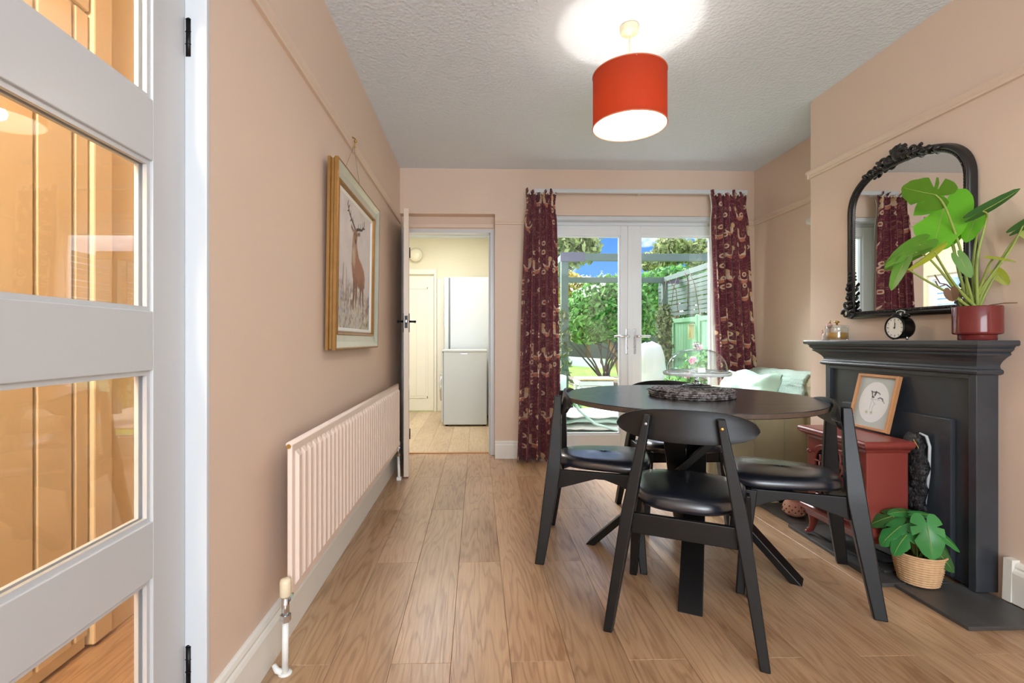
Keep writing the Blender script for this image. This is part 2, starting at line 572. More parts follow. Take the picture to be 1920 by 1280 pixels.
col = ground
nz = t.noise(uv, 16, 2, 0.5, 1.0)
stem = t.math('LESS_THAN', t.math('ABSOLUTE', t.math('SUBTRACT', nz, 0.5)), 0.018)
col = t.mixc(t.math('MULTIPLY', stem, 0.7), col, srgb(150, 104, 84))
x, y, r1, r2 = cells((70, 70), 0.9, (0.3, 0.1, 0))
d = dist(x, y, 0, 0)
dots = t.math('MULTIPLY', t.math('LESS_THAN', d, 0.24), t.math('GREATER_THAN', r1, 0.5))
col = t.mixc(t.math('MULTIPLY', dots, 0.85), col, t.mixc(r2, srgb(56, 20, 32), srgb(170, 116, 112)))
x, y, r1, r2 = cells((15, 12), 0.5, (0.7, 0.2, 0))
d = dist(x, y, 0, 0)
fl = t.math('MULTIPLY', t.math('LESS_THAN', d, 0.24), t.math('GREATER_THAN', r1, 0.62))
col = t.mixc(fl, col, srgb(206, 186, 158))
core = t.math('MULTIPLY', t.math('LESS_THAN', d, 0.11), t.math('GREATER_THAN', r1, 0.62))
col = t.mixc(core, col, srgb(150, 70, 62))
x, y, r1, r2 = cells((7.4, 5.6), 0.30, (0.1, 0.6, 0))
flip = t.math('SUBTRACT', t.math('MULTIPLY', t.math('GREATER_THAN', r2, 0.5), 2.0), 1.0)
xs = t.math('MULTIPLY', x, flip)
cre = t.math('MULTIPLY', t.math('LESS_THAN', dist(xs, y, 0, 0), 0.36), t.math('GREATER_THAN', dist(xs, y, -0.07, 0.17), 0.34))
cre = t.math('MULTIPLY', cre, t.math('GREATER_THAN', r1, 0.45))
col = t.mixc(cre, col, t.mixc(t.math('LESS_THAN', y, -0.2), srgb(212, 190, 164), srgb(190, 124, 100)))
head = t.math('MULTIPLY', t.math('LESS_THAN', dist(xs, y, 0.33, 0.16), 0.12), t.math('GREATER_THAN', r1, 0.45))
col = t.mixc(head, col, srgb(208, 172, 132))
weave = t.noise(uv, 900, 2)
t.bsdf(col, 0.75, 0, t.bump(weave, 0.08, 0.001), 0.25, Sheen_Weight=0.15); M['curtain_cloth'] = t.finish()
M['header_tape'] = simple('white_header_tape', srgb(226, 222, 214), 0.7)

# lampshade cloth: outer red velvet that lets some light through, white lining
t = NT('red_shade_cloth'); p = t.bsdf(srgb(172, 58, 24), 0.7, 0, None, 0.3)
tr = t.new('ShaderNodeBsdfTranslucent'); tr.inputs[0].default_value = srgb(206, 66, 26)
mx = t.new('ShaderNodeMixShader'); mx.inputs[0].default_value = 0.13
t.link(p.outputs[0], mx.inputs[1]); t.link(tr.outputs[0], mx.inputs[2]); M['shade'] = t.finish(mx)
t = NT('white_shade_lining'); p = t.bsdf(srgb(250, 246, 238), 0.6, 0, None, 0.2)
tr = t.new('ShaderNodeBsdfTranslucent'); tr.inputs[0].default_value = (0.9, 0.85, 0.75, 1)
mx = t.new('ShaderNodeMixShader'); mx.inputs[0].default_value = 0.18
t.link(p.outputs[0], mx.inputs[1]); t.link(tr.outputs[0], mx.inputs[2]); M['lining'] = t.finish(mx)

# ------------------------------------------------------------------ room numbers
XL, XR, XB = -0.655, 2.385, 2.035
YB, YBF, YBN = 4.10, 2.90, 1.45
YF = -2.6
ZC = 2.457
KX0, KX1 = -1.55, 0.22      # kitchen
KY0, KY1 = 4.35, 6.86

# ------------------------------------------------------------------ floor of planks
PW, PL = 0.185, 1.36


def plank_floor(base, x0, x1, y0, y1, seam, joint, z, material, width=PW, length=PL):
    k0 = math.floor((x0 - seam) / width)
    k = k0
    while seam + k * width < x1:
        a = max(x0, seam + k * width); b = min(x1, seam + (k + 1) * width)
        if b - a > 0.01:
            j0 = joint + (0.5 * length if k % 2 == 0 else 0)
            yy = j0 + math.floor((y0 - j0) / length) * length
            while yy < y1:
                c = max(y0, yy); d = min(y1, yy + length)
                if d - c > 0.01:
                    mb = MB(); g = 0.0004
                    X0, X1, Y0, Y1 = a + g, b - g, c + g, d - g
                    e = 0.0010
                    mb.add([(X0, Y0, z - .008), (X1, Y0, z - .008), (X1, Y1, z - .008), (X0, Y1, z - .008),
                            (X0, Y0, z - e), (X1, Y0, z - e), (X1, Y1, z - e), (X0, Y1, z - e),
                            (X0 + e, Y0 + e, z), (X1 - e, Y0 + e, z), (X1 - e, Y1 - e, z), (X0 + e, Y1 - e, z)],
                           [(0, 1, 5, 4), (1, 2, 6, 5), (2, 3, 7, 6), (3, 0, 4, 7), (4, 5, 9, 8), (5, 6, 10, 9), (6, 7, 11, 10), (7, 4, 8, 11), (8, 9, 10, 11)])
                    mb.build('plank', material, base, fix=False)
                yy += length
        k += 1


floor = struct(MB().box(XL - 0.2, XR, YF, YB + 0.25, -0.12, -0.006).build('floor', M['dark_gap']))
plank_floor(floor, XL, XR, 0.30, YB + 0.19, -0.452, 1.50 - PL, 0.0, M['oak'])
plank_floor(floor, XL, XR, YF, 0.30, -0.452, 1.50 - PL, 0.0, M['oak'], PW * 2, 2.8)
hall_floor = struct(MB().box(-1.3, XL - 0.2, -1.2, 2.4, -0.12, 0.0).build('floor_hall', M['oak']))
kfloor = struct(MB().box(KX0, KX1, YB + 0.25, KY1, -0.12, -0.006).build('floor_kitchen', M['dark_gap']))
plank_floor(kfloor, KX0, KX1, YB + 0.20, KY1, -0.452, 4.9, -0.001, M['oak_kitchen'], 0.185, 1.36)
struct(MB().prism([(-0.62, -0.001), (0.11, -0.001), (0.11, 0.004), (0.10, 0.008), (-0.61, 0.008), (-0.62, 0.004)], 'y', 4.275, 4.305).build('threshold', M['pale_oak_frame']))

# ------------------------------------------------------------------ walls and ceiling
DY0, DY1, DZ = 0.36, 1.195, 2.03        # glazed door opening in the left wall
mb = MB()
mb.box(XL - 0.16, XL, DY1, YB + 0.25, 0, ZC).box(XL - 0.16, XL, YF, DY0, 0, ZC).box(XL - 0.16, XL, DY0, DY1, DZ, ZC)
struct(mb.build('wall_left', M['pink_wall']))
KO0, KO1, KOZ = XL, 0.150, 2.074        # kitchen doorway
FO0, FO1, FOZ = 0.480, 2.190, 2.066     # french doors opening
mb = MB()
mb.box(KO1, FO0, YB, YB + 0.25, 0, ZC).box(FO1, XR + 0.15, YB, YB + 0.25, 0, ZC)
mb.box(XL, KO1, YB, YB + 0.25, KOZ, ZC).box(FO0, FO1, YB, YB + 0.25, FOZ, ZC)
mb.box(XL, KO1, YB + 0.10, YB + 0.25, 1.965, KOZ)
struct(mb.build('wall_back', M['pink_wall']))
struct(MB().box(XR, XR + 0.15, YF, YB + 0.25, 0, ZC).build('wall_right', M['pink_wall']))
struct(MB().box(XB, XR, YBN, YBF, 0, ZC).build('wall_chimney_breast', M['pink_wall']))
struct(MB().box(XL - 0.16, XR + 0.15, YF - 0.15, YF, 0, ZC).build('wall_front', M['pink_wall']))
struct(MB().box(XL - 0.16, XR + 0.15, YF - 0.15, YB + 0.25, ZC, ZC + 0.15).build('ceiling', M['ceiling']))
# hall beyond the glazed door
mb = MB()
mb.box(-1.40, -1.29, -1.2, 2.4, 0, ZC).box(-1.3, XL - 0.16, 2.3, 2.4, 0, ZC).box(-1.3, XL - 0.16, -1.3, -1.2, 0, ZC)
struct(mb.build('wall_hall', M['hall_wall']))
struct(MB().box(-1.4, XL - 0.16, -1.3, 2.4, ZC, ZC + 0.1).build('ceiling_hall', M['hall_wall']))
# kitchen walls: left one with a window, far one with a door
KW = (5.30, 5.86, 0.95, 1.80)
mb = MB()
mb.box(KX0 - 0.12, KX0, KY0, KW[0], 0, 2.45).box(KX0 - 0.12, KX0, KW[1], KY1, 0, 2.45)
mb.box(KX0 - 0.12, KX0, KW[0], KW[1], 0, KW[2]).box(KX0 - 0.12, KX0, KW[0], KW[1], KW[3], 2.45)
mb.box(KX0 - 0.12, XL - 0.16, YB + 0.13, YB + 0.25, 0, 2.45)
struct(mb.build('wall_kitchen_left', M['cream_wall']))
struct(MB().box(KX0 - 0.12, KX1 + 0.1, KY1, KY1 + 0.12, 0, 2.45).build('wall_kitchen_back', M['cream_wall']))
struct(MB().box(KX1, KX1 + 0.1, KY0, KY1, 0, 2.45).build('wall_kitchen_right', M['cream_wall']))
struct(MB().box(KX0 - 0.12, KX1 + 0.1, YB + 0.13 + 0.12, KY1 + 0.12, 2.45, 2.55).build('ceiling_kitchen', M['ceiling']))

# picture rails
rail_prof = [(0, 1.985), (0.012, 1.987), (0.014, 1.994), (0.010, 2.002), (0.016, 2.012), (0.020, 2.022), (0.018, 2.030), (0, 2.032)]
struct(MB().prism([(XL + a, z) for a, z in rail_prof], 'y', 1.195, YB).build('trim_1', M['rail_paint']))
struct(MB().prism([(YB - a, z) for a, z in rail_prof], 'x', 0.150, 0.44).build('trim_2', M['rail_paint']))
struct(MB().prism([(YB - a, z) for a, z in rail_prof], 'x', 2.20, XR).build('trim_3', M['rail_paint']))
struct(MB().prism([(XR - a, z) for a, z in rail_prof], 'y', YBF, YB).build('trim_4', M['rail_paint']))
struct(MB().prism([(XB - a, z) for a, z in rail_prof], 'y', YBN, YBF + 0.018).build('trim_5', M['rail_paint']))
struct(MB().prism([(YBF + a, z) for a, z in rail_prof], 'x', XB - 0.018, XR).build('trim_6', M['rail_paint']))

# skirting boards
sk = [(0, 0), (0.022, 0), (0.022, 0.112), (0.018, 0.122), (0.014, 0.128), (0.015, 0.136), (0.011, 0.146), (0.004, 0.150), (0, 0.150)]
struct(MB().prism([(XL + a, z) for a, z in sk], 'y', 1.20, YB).build('baseboard_left', M['skirting']))
struct(MB().prism([(YB - a, z) for a, z in sk], 'x', 0.150, 0.50).build('baseboard_back', M['skirting']))
struct(MB().prism([(XR - a, z) for a, z in sk], 'y', YBF, YB).build('baseboard_right', M['skirting']))
ks = [(a * 1.4, z + 0.016 if z else 0.016) for a, z in sk]
mb = MB().prism([(XB - a, z) for a, z in ks], 'y', YBN, 1.760)
mb.prism([(XB - 0.036, 0.017), (XB, 0.017), (XB, 0.175), (XB - 0.030, 0.175)], 'y', 1.762, 1.792)
struct(mb.build('baseboard_chimney_breast', M['skirting']))

# ------------------------------------------------------------------ glazed door in the left wall (door_1)
mb = MB()
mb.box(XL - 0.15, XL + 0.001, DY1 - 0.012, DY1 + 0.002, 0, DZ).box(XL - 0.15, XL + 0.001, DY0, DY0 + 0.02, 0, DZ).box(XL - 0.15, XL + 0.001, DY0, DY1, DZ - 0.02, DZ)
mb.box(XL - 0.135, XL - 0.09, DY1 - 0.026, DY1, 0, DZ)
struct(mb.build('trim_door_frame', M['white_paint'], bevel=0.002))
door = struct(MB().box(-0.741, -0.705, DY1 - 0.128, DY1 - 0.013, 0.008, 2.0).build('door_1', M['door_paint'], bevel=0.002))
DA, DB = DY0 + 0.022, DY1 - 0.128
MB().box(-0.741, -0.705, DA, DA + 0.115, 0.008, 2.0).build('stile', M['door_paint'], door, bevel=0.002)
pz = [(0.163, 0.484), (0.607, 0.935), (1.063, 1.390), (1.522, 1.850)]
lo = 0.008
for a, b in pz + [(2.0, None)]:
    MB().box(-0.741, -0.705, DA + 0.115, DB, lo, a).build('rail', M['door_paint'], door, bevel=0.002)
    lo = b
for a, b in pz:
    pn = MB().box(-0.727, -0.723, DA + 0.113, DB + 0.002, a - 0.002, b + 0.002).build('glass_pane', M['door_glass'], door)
    mb = MB(); g = 0.010
    y0, y1 = DA + 0.115, DB
    for xx in ((-0.7205, -0.7115), (-0.7385, -0.7295)):
        mb.box(*xx, y0, y1, a, a + g).box(*xx, y0, y1, b - g, b).box(*xx, y0, y0 + g, a + g, b - g).box(*xx, y1 - g, y1, a + g, b - g)
    mb.build('glazing_bead', M['door_paint'], pn)
for z in (1.73, 0.215):
    mb = MB().cyl((-0.698, DY1 - 0.008, z - 0.045), (-0.698, DY1 - 0.008, z + 0.045), 0.0075)
    for q in (-0.015, 0.015):
        mb.cyl((-0.698, DY1 - 0.008, z + q - .001), (-0.698, DY1 - 0.008, z + q + .001), 0.0085)
    mb.cyl((-0.698, DY1 - 0.008, z + .045), (-0.698, DY1 - 0.008, z + .05), 0.0085, 0.004)
    mb.build('hinge', M['black_metal'], door)

# boarded door on the far side of the hall (door_2)
hd = struct(MB().box(-1.288, -1.268, 0.80, 1.590, 0.01, 2.32).build('door_2', M['hall_wall']))
for k, (a, b) in enumerate(((0.80, 1.120), (1.140, 1.262), (1.274, 1.397), (1.409, 1.528), (1.540, 1.590))):
    MB().box(-1.268, -1.256, a, b, 0.05, 2.05).build('board', M['hall_wall'], hd, bevel=0.004)
MB().box(-1.268, -1.252, 0.80, 1.590, 2.06, 2.32).build('head_panel', M['hall_wall'], hd, bevel=0.004)
MB().box(-1.288, -1.244, 1.598, 1.680, 0.01, 2.36).build('casing', M['hall_wall'], hd, bevel=0.006)
struct(MB().box(-1.290, -1.256, 1.688, 1.835, 0.0, 2.36).build('trim_hall_panel', M['hall_wall'], bevel=0.003))
MB().box(-1.262, -1.246, 1.85, 2.29, 0.0, 0.16).build('trim_hall_skirting', M['hall_wall'], bevel=0.003)['kind'] = 'structure'

# ------------------------------------------------------------------ kitchen doorway: frame and open door (door_3)
mb = MB()
jx0, jx1 = -0.618, 0.112
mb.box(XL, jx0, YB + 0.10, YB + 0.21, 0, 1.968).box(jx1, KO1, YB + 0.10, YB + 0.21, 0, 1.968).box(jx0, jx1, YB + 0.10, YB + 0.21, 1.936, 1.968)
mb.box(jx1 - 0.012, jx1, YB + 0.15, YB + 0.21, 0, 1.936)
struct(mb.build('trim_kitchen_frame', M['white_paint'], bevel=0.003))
struct(MB().box(XL + 0.01, KO1 - 0.005, YB + 0.082, YB + 0.10, 1.975, 2.012).build('trim_kitchen_head', M['rail_paint'], bevel=0.004))
ang = math.atan2(0.105, 0.76)
kd = thing('door_3', 'open cream door folded back along the left wall into the dining room', None, (-0.592, YB + 0.10, 0), 0)
kd.rotation_euler = (0, 0, -PI / 2 + ang)
WM[kd.name] = Matrix.LocRotScale(kd.location, kd.rotation_euler, kd.scale)
kd['kind'] = 'structure'
M['door_edge'] = simple('cream_door_paint', srgb(222, 204, 184), 0.35, noise_scale=3, noise_amt=0.03)
LW = 0.678
MB().box(0, LW, -0.037, 0, 0.006, 1.962).build('leaf', M['door_edge'], kd, world=False, bevel=0.002)
mb = MB()
for a, b in ((0.16, 0.62), (0.72, 1.86)):
    for p0, p1 in ((0.09, 0.32), (0.36, 0.59)):
        mb.box(p0, p1, -0.040, -0.036, a, a + .02).box(p0, p1, -0.040, -0.036, b - .02, b).box(p0, p0 + .02, -0.040, -0.036, a, b).box(p1 - .02, p1, -0.040, -0.036, a, b)
        mb.box(p0, p1, -0.001, 0.003, a, a + .02).box(p0, p1, -0.001, 0.003, b - .02, b).box(p0, p0 + .02, -0.001, 0.003, a, b).box(p1 - .02, p1, -0.001, 0.003, a, b)
mb.build('panel_moulding', M['door_edge'], kd, world=False)
for s, yy in ((1, 0.0), (-1, -0.037)):
    hp = MB().box(LW - 0.085, LW - 0.045, yy, yy + s * 0.006, 1.06, 1.20, 0.002).build('handle_plate', M['black_metal'], kd, world=False)
    mb = MB().cyl((LW - 0.065, yy, 1.14), (LW - 0.065, yy + s * 0.048, 1.14), 0.008)
    mb.tube([(LW - 0.065, yy + s * 0.045, 1.14), (LW - 0.10, yy + s * 0.048, 1.142), (LW - 0.165, yy + s * 0.046, 1.138)], [0.009, 0.008, 0.007])
    mb.build('lever', M['black_metal'], hp, world=False)
MB().box(LW, LW + 0.002, -0.030, -0.008, 1.09, 1.18).build('latch_plate', M['black_metal'], kd, world=False)
MB().box(LW + 0.002, LW + 0.009, -0.024, -0.013, 1.13, 1.15, .002).build('latch', M['steel'], kd, world=False)
for z in (1.76, 0.19):
    MB().cyl((-0.004, 0.004, z - 0.045), (-0.004, 0.004, z + 0.045), 0.008).build('hinge', M['black_metal'], kd, world=False)

# ------------------------------------------------------------------ french doors (door_4)
FD = struct(MB().box(FO0 + .004, FO1 - .004, 4.19, 4.26, 2.002, FOZ - .004).build('door_4', M['upvc'], bevel=0.004))
mb = MB().box(FO0 + .004, FO0 + 0.055, 4.19, 4.26, 0.05, 2.0, 0.004).box(FO1 - 0.055, FO1 - .004, 4.19, 4.26, 0.05, 2.0, 0.004)
mb.box(FO0 + .004, FO1 - .004, 4.19, 4.27, 0.0, 0.052, 0.004).box(FO0 + .004, FO1 - .004, 4.10, 4.19, 0.0, 0.030, 0.004)
mb.build('frame', M['upvc'], FD)
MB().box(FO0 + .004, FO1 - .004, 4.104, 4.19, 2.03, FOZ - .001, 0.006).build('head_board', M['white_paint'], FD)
CXM = 1.336
for side, (a, b) in enumerate(((FO0 + 0.058, CXM - 0.0015), (CXM + 0.0015, FO1 - 0.058))):
    st = 0.085
    z0, z1 = 0.055, 1.998
    lf = MB().box(a, a + st, 4.175, 4.245, z0, z1, 0.005).build('stile', M['upvc'], FD)
    MB().box(b - st, b, 4.175, 4.245, z0, z1, 0.005).build('stile', M['upvc'], FD)
    MB().box(a + st, b - st, 4.175, 4.245, z1 - 0.085, z1, 0.005).build('rail', M['upvc'], FD)
    MB().box(a + st, b - st, 4.175, 4.245, z0, z0 + 0.125, 0.005).build('rail', M['upvc'], FD)
    gz0, gz1 = z0 + 0.125, z1 - 0.085
    MB().box(a + st - .004, b - st + .004, 4.214, 4.218, gz0 - .004, gz1 + .004).build('glass_pane', M['clear_glass'], FD)
    mb = MB(); g = 0.014
    mb.box(a + st, b - st, 4.19, 4.213, gz0, gz0 + g).box(a + st, b - st, 4.19, 4.213, gz1 - g, gz1).box(a + st, a + st + g, 4.19, 4.213, gz0 + g, gz1 - g).box(b - st - g, b - st, 4.19, 4.213, gz0 + g, gz1 - g)
    mb.build('glazing_bead', M['upvc'], FD)
    hx = b - 0.030 if side == 0 else a + 0.030
    s = -1 if side == 0 else 1
    hp = MB().box(hx - 0.014, hx + 0.014, 4.168, 4.176, 0.88, 1.10, 0.004).build('handle_plate', M['chrome'], FD)
    mb = MB().cyl((hx, 4.17, 1.035), (hx, 4.125, 1.035), 0.011)
    mb.tube([(hx, 4.128, 1.035), (hx + s * .03, 4.122, 1.036), (hx + s * 0.125, 4.124, 1.034)], [0.011, 0.010, 0.009])
    mb.build('lever', M['chrome'], hp)
    MB().cyl((hx, 4.170, 0.935), (hx, 4.164, 0.935), 0.009).build('lock', M['steel'], hp)
MB().box(CXM - 0.028, CXM + 0.022, 4.160, 4.176, 0.06, 1.995, 0.005).build('meeting_strip', M['upvc'], FD)

# kitchen window (window_1) and the kitchen's far door (door_5)
wn1 = struct(MB().box(KX0 - 0.09, KX0 - 0.03, KW[0], KW[1], KW[2], KW[2] + 0.05).build('window_1', M['upvc'], bevel=0.004))
mb = MB().box(KX0 - 0.09, KX0 - 0.03, KW[0], KW[0] + 0.05, KW[2] + .05, KW[3]).box(KX0 - 0.09, KX0 - 0.03, KW[1] - 0.05, KW[1], KW[2] + .05, KW[3]).box(KX0 - 0.09, KX0 - 0.03, KW[0] + .05, KW[1] - .05, KW[3] - 0.05, KW[3])
mb.build('window_frame', M['upvc'], wn1)
MB().box(KX0 - 0.062, KX0 - 0.058, KW[0] + .04, KW[1] - .04, KW[2] + .04, KW[3] - .04).build('glass_pane', M['clear_glass'], wn1)
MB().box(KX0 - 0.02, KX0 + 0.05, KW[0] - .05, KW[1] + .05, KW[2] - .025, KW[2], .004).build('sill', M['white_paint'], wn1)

M['ledged_white'] = simple('warm_white_door_paint', srgb(244, 240, 226), 0.35)
dx0, dx1 = -1.36, -0.615
d5 = struct(MB().box(dx0, dx1, KY1 - 0.030, KY1 - 0.004, 0.01, 1.905).build('door_5', M['ledged_white'], bevel=0.002))
for k in range(4):
    a = dx0 + 0.10 + k * (dx1 - dx0 - 0.2) / 4; b = a + (dx1 - dx0 - 0.2) / 4 - 0.008
    MB().box(a, b, KY1 - 0.036, KY1 - 0.030, 0.22, 1.72).build('board', M['ledged_white'], d5, bevel=0.003)
mb = MB().box(dx0 + .085, dx1 - .085, KY1 - 0.040, KY1 - 0.030, 0.19, 0.215).box(dx0 + .085, dx1 - .085, KY1 - 0.040, KY1 - 0.030, 1.725, 1.75)
mb.box(dx0 + .08, dx0 + .095, KY1 - 0.040, KY1 - 0.030, 0.19, 1.75).box(dx1 - .095, dx1 - .08, KY1 - 0.040, KY1 - 0.030, 0.19, 1.75)
mb.build('panel_moulding', M['ledged_white'], d5)
mb = MB().box(dx0 - 0.075, dx0 - .005, KY1 - 0.045, KY1, 0, 2.0).box(dx1 + .005, dx1 + 0.04, KY1 - 0.045, KY1, 0, 2.0).box(dx0 - .005, dx1 + .005, KY1 - 0.045, KY1, 1.93, 2.0)
struct(mb.build('trim_kitchen_door', M['ledged_white'], bevel=0.004))
struct(MB().box(dx1 + 0.045, -0.47, KY1 - 0.02, KY1, 0, 1.88).build('trim_kitchen_panel', M['ledged_white'], bevel=0.004))

# ------------------------------------------------------------------ radiator
rd = thing('radiator', 'long low blush radiator with vertical flutes under the stag painting', 'radiator', (-0.575, 2.5, 0.215))
x0, x1, ya, yb, za, zb = -0.582, -0.566, 1.49, 3.50, 0.215, 0.682
NF = 38
pitch = (yb - ya - 0.03) / NF
mb = MB()
mb.box(x0, x1, ya, yb, za, zb, 0.004)
rings = []
for k in range(NF):
    c = ya + 0.015 + (k + 0.5) * pitch
    w1, w2 = pitch * 0.33, pitch * 0.20
    zt, zl = zb - 0.035, za + 0.035
    for s, (wa, wb) in ((0, (w1, w2)),):
        vs = [(x1 - .001, c - wa, zl - .012), (x1 - .001, c + wa, zl - .012), (x1 - .001, c + wa, zt + .012), (x1 - .001, c - wa, zt + .012),
              (x1 + .011, c - wb, zl + .006), (x1 + .011, c + wb, zl + .006), (x1 + .011, c + wb, zt - .006), (x1 + .011, c - wb, zt - .006)]
        mb.add(vs, [(4, 5, 6, 7), (0, 1, 5, 4), (1, 2, 6, 5), (2, 3, 7, 6), (3, 0, 4, 7)])
mb.build('panel', M['rad_paint'], rd, bevel=0.002)
mb = MB().tube([(x0 + .006, ya, zb - .002), (x0 + .006, yb, zb - .002)], 0.010, 10)
mb.tube([(x0 + .006, ya, za + .006), (x0 + .006, yb, za + .006)], 0.010, 10)
mb.build('header_tube', M['rad_paint'], rd)
MB().cyl((x0 + .006, ya - .004, zb - .006), (x0 + .006, ya, zb - .006), 0.007).build('bleed_valve', M['brass'], rd)
for yy in (1.75, 3.25):
    MB().box(XL + .002, x0, yy - .02, yy + .02, 0.30, 0.62).build('bracket', M['steel'], rd)
for yy, head in ((ya - 0.026, True), (yb + 0.035, False)):
    b = MB().cyl((-0.576, yy, 0.165), (-0.576, yy, 0.235), 0.011).cyl((-0.576, yy, 0.222), (-0.576, ya + .01 if head else yb - .01, 0.222), 0.011)
    b.cyl((-0.576, yy, 0.158), (-0.576, yy, 0.178), 0.016, n=6, smooth=False).cyl((-0.576, yy + (0.010 if head else -.01), 0.222), (-0.576, yy + (0.022 if head else -.022), 0.222), 0.016, n=6, smooth=False)
    v = b.build('valve', M['chrome'], rd)
    if head:
        MB().lathe([(0.0135, 0.232), (0.0165, 0.236), (0.0165, 0.276), (0.014, 0.284), (0.004, 0.287)], (-0.576, yy, 0), 18).build('valve_cap', M['cream_plastic'], v)
        MB().cyl((-0.577, yy, 0.0), (-0.576, yy, 0.16), 0.0095).build('pipe', M['white_plastic'], rd)
        mb = MB().lathe([(0.020, 0), (0.020, .004), (0.011, .006)], (-0.577, yy, 0.0), 14)
        mb.tube([(-0.585, yy - .002, .006), (-0.600, yy - .004, .012), (-0.612, yy + .002, .026)], [0.010, .009, .007], 8)
        mb.build('pipe_collar', M['white_plastic'], rd)
    else:
        MB().lathe([(0.012, 0.232), (0.014, 0.236), (0.014, 0.262), (0.003, 0.266)], (-0.576, yy, 0), 14).build('valve_cap', M['cream_plastic'], v)
        MB().tube([(-0.560, yy - .06, 0.0), (-0.566, yy - .04, .08), (-0.576, yy, 0.16)], 0.0095).build('pipe', M['white_plastic'], rd)
        MB().box(-0.577, -0.545, yy - .075, yy - .045, 0, 0.022, .003).build('pipe_collar', M['white_plastic'], rd)

# ------------------------------------------------------------------ stag painting
PY0, PY1, PZ0, PZ1 = 2.058, 2.925, 0.958, 1.782
pt = thing('painting', 'large framed painting of a red stag hung on the left wall', 'painting', (XL, 2.49, 0.958))


def pic_pt(depth, y, z):
    """frame leans a little out at the top"""
    lean = 0.010 + 0.012 * (z - PZ0) / (PZ1 - PZ0)
    return (XL + lean + depth, y, z)


def frame_ring(prof):
    """prof: list of (inset, depth): swept round the rectangle"""
    rings = []
    for ins, dp in prof:
        rings.append([pic_pt(dp, PY0 + ins, PZ0 + ins), pic_pt(dp, PY1 - ins, PZ0 + ins), pic_pt(dp, PY1 - ins, PZ1 - ins), pic_pt(dp, PY0 + ins, PZ1 - ins)])
    return MB().loft(rings, False, False)


frame_ring([(0.012, -0.004), (0.0, 0.0), (0.0, 0.012), (0.006, 0.016), (0.006, 0.026), (0.0, 0.030), (0.0, 0.044), (0.004, 0.047), (0.010, 0.046)]).build('outer_moulding', M['gilt'], pt)
frame_ring([(0.010, 0.046), (0.016, 0.044), (0.036, 0.034), (0.062, 0.030), (0.066, 0.030)]).build('face_moulding', M['silver_frame'], pt)
frame_ring([(0.066, 0.030), (0.070, 0.034), (0.076, 0.032), (0.080, 0.026), (0.084, 0.020)]).build('inner_moulding', M['gilt'], pt)
frame_ring([(0.084, 0.020), (0.088, 0.022), (0.100, 0.018), (0.104, 0.012)]).build('slip', M['white_mount'], pt)


def poly_mask(u, v, poly, soft=0.004):
    poly = np.array(poly); n = len(poly)
    inside = np.zeros(u.shape, bool); dmin = np.full(u.shape, 9.0)
    for i in range(n):
        x1_, y1_ = poly[i]; x2_, y2_ = poly[(i + 1) % n]
        cond = ((y1_ > v) != (y2_ > v)) & (u < (x2_ - x1_) * (v - y1_) / (y2_ - y1_ + 1e-12) + x1_)
        inside ^= cond
        dx, dy = x2_ - x1_, y2_ - y1_
        tt = np.clip(((u - x1_) * dx + (v - y1_) * dy) / (dx * dx + dy * dy + 1e-12), 0, 1)
        dmin = np.minimum(dmin, np.hypot(u - x1_ - tt * dx, v - y1_ - tt * dy))
    sd = np.where(inside, dmin, -dmin)
    return np.clip(sd / soft * 0.5 + 0.5, 0, 1)


def stroke(u, v, pts, r, soft=0.003):
    m = np.zeros(u.shape)
    for i in range(len(pts) - 1):
        (x1_, y1_), (x2_, y2_) = pts[i], pts[i + 1]
        dx, dy = x2_ - x1_, y2_ - y1_
        tt = np.clip(((u - x1_) * dx + (v - y1_) * dy) / (dx * dx + dy * dy + 1e-12), 0, 1)
        rr = r if not isinstance(r, tuple) else r[0] + (r[1] - r[0]) * ((i + tt) / (len(pts) - 1))
        d_ = np.hypot(u - x1_ - tt * dx, v - y1_ - tt * dy)
        m = np.maximum(m, np.clip((rr - d_) / soft + 0.5, 0, 1))
    return m


def vnoise(u, v, sc, seed):
    rs = np.random.RandomState(seed); n = int(sc) + 3
    g = rs.rand(n, n)
    x = u * sc; y = v * sc
    i = np.clip(x.astype(int), 0, n - 2); j = np.clip(y.astype(int), 0, n - 2)
    fx = x - i; fy = y - j; fx = fx * fx * (3 - 2 * fx); fy = fy * fy * (3 - 2 * fy)
    return (g[j, i] * (1 - fx) + g[j, i + 1] * fx) * (1 - fy) + (g[j + 1, i] * (1 - fx) + g[j + 1, i + 1] * fx) * fy


def over(col, m, c):
    c = np.array(c) / 255.0
    return col * (1 - m[..., None]) + c * m[..., None]


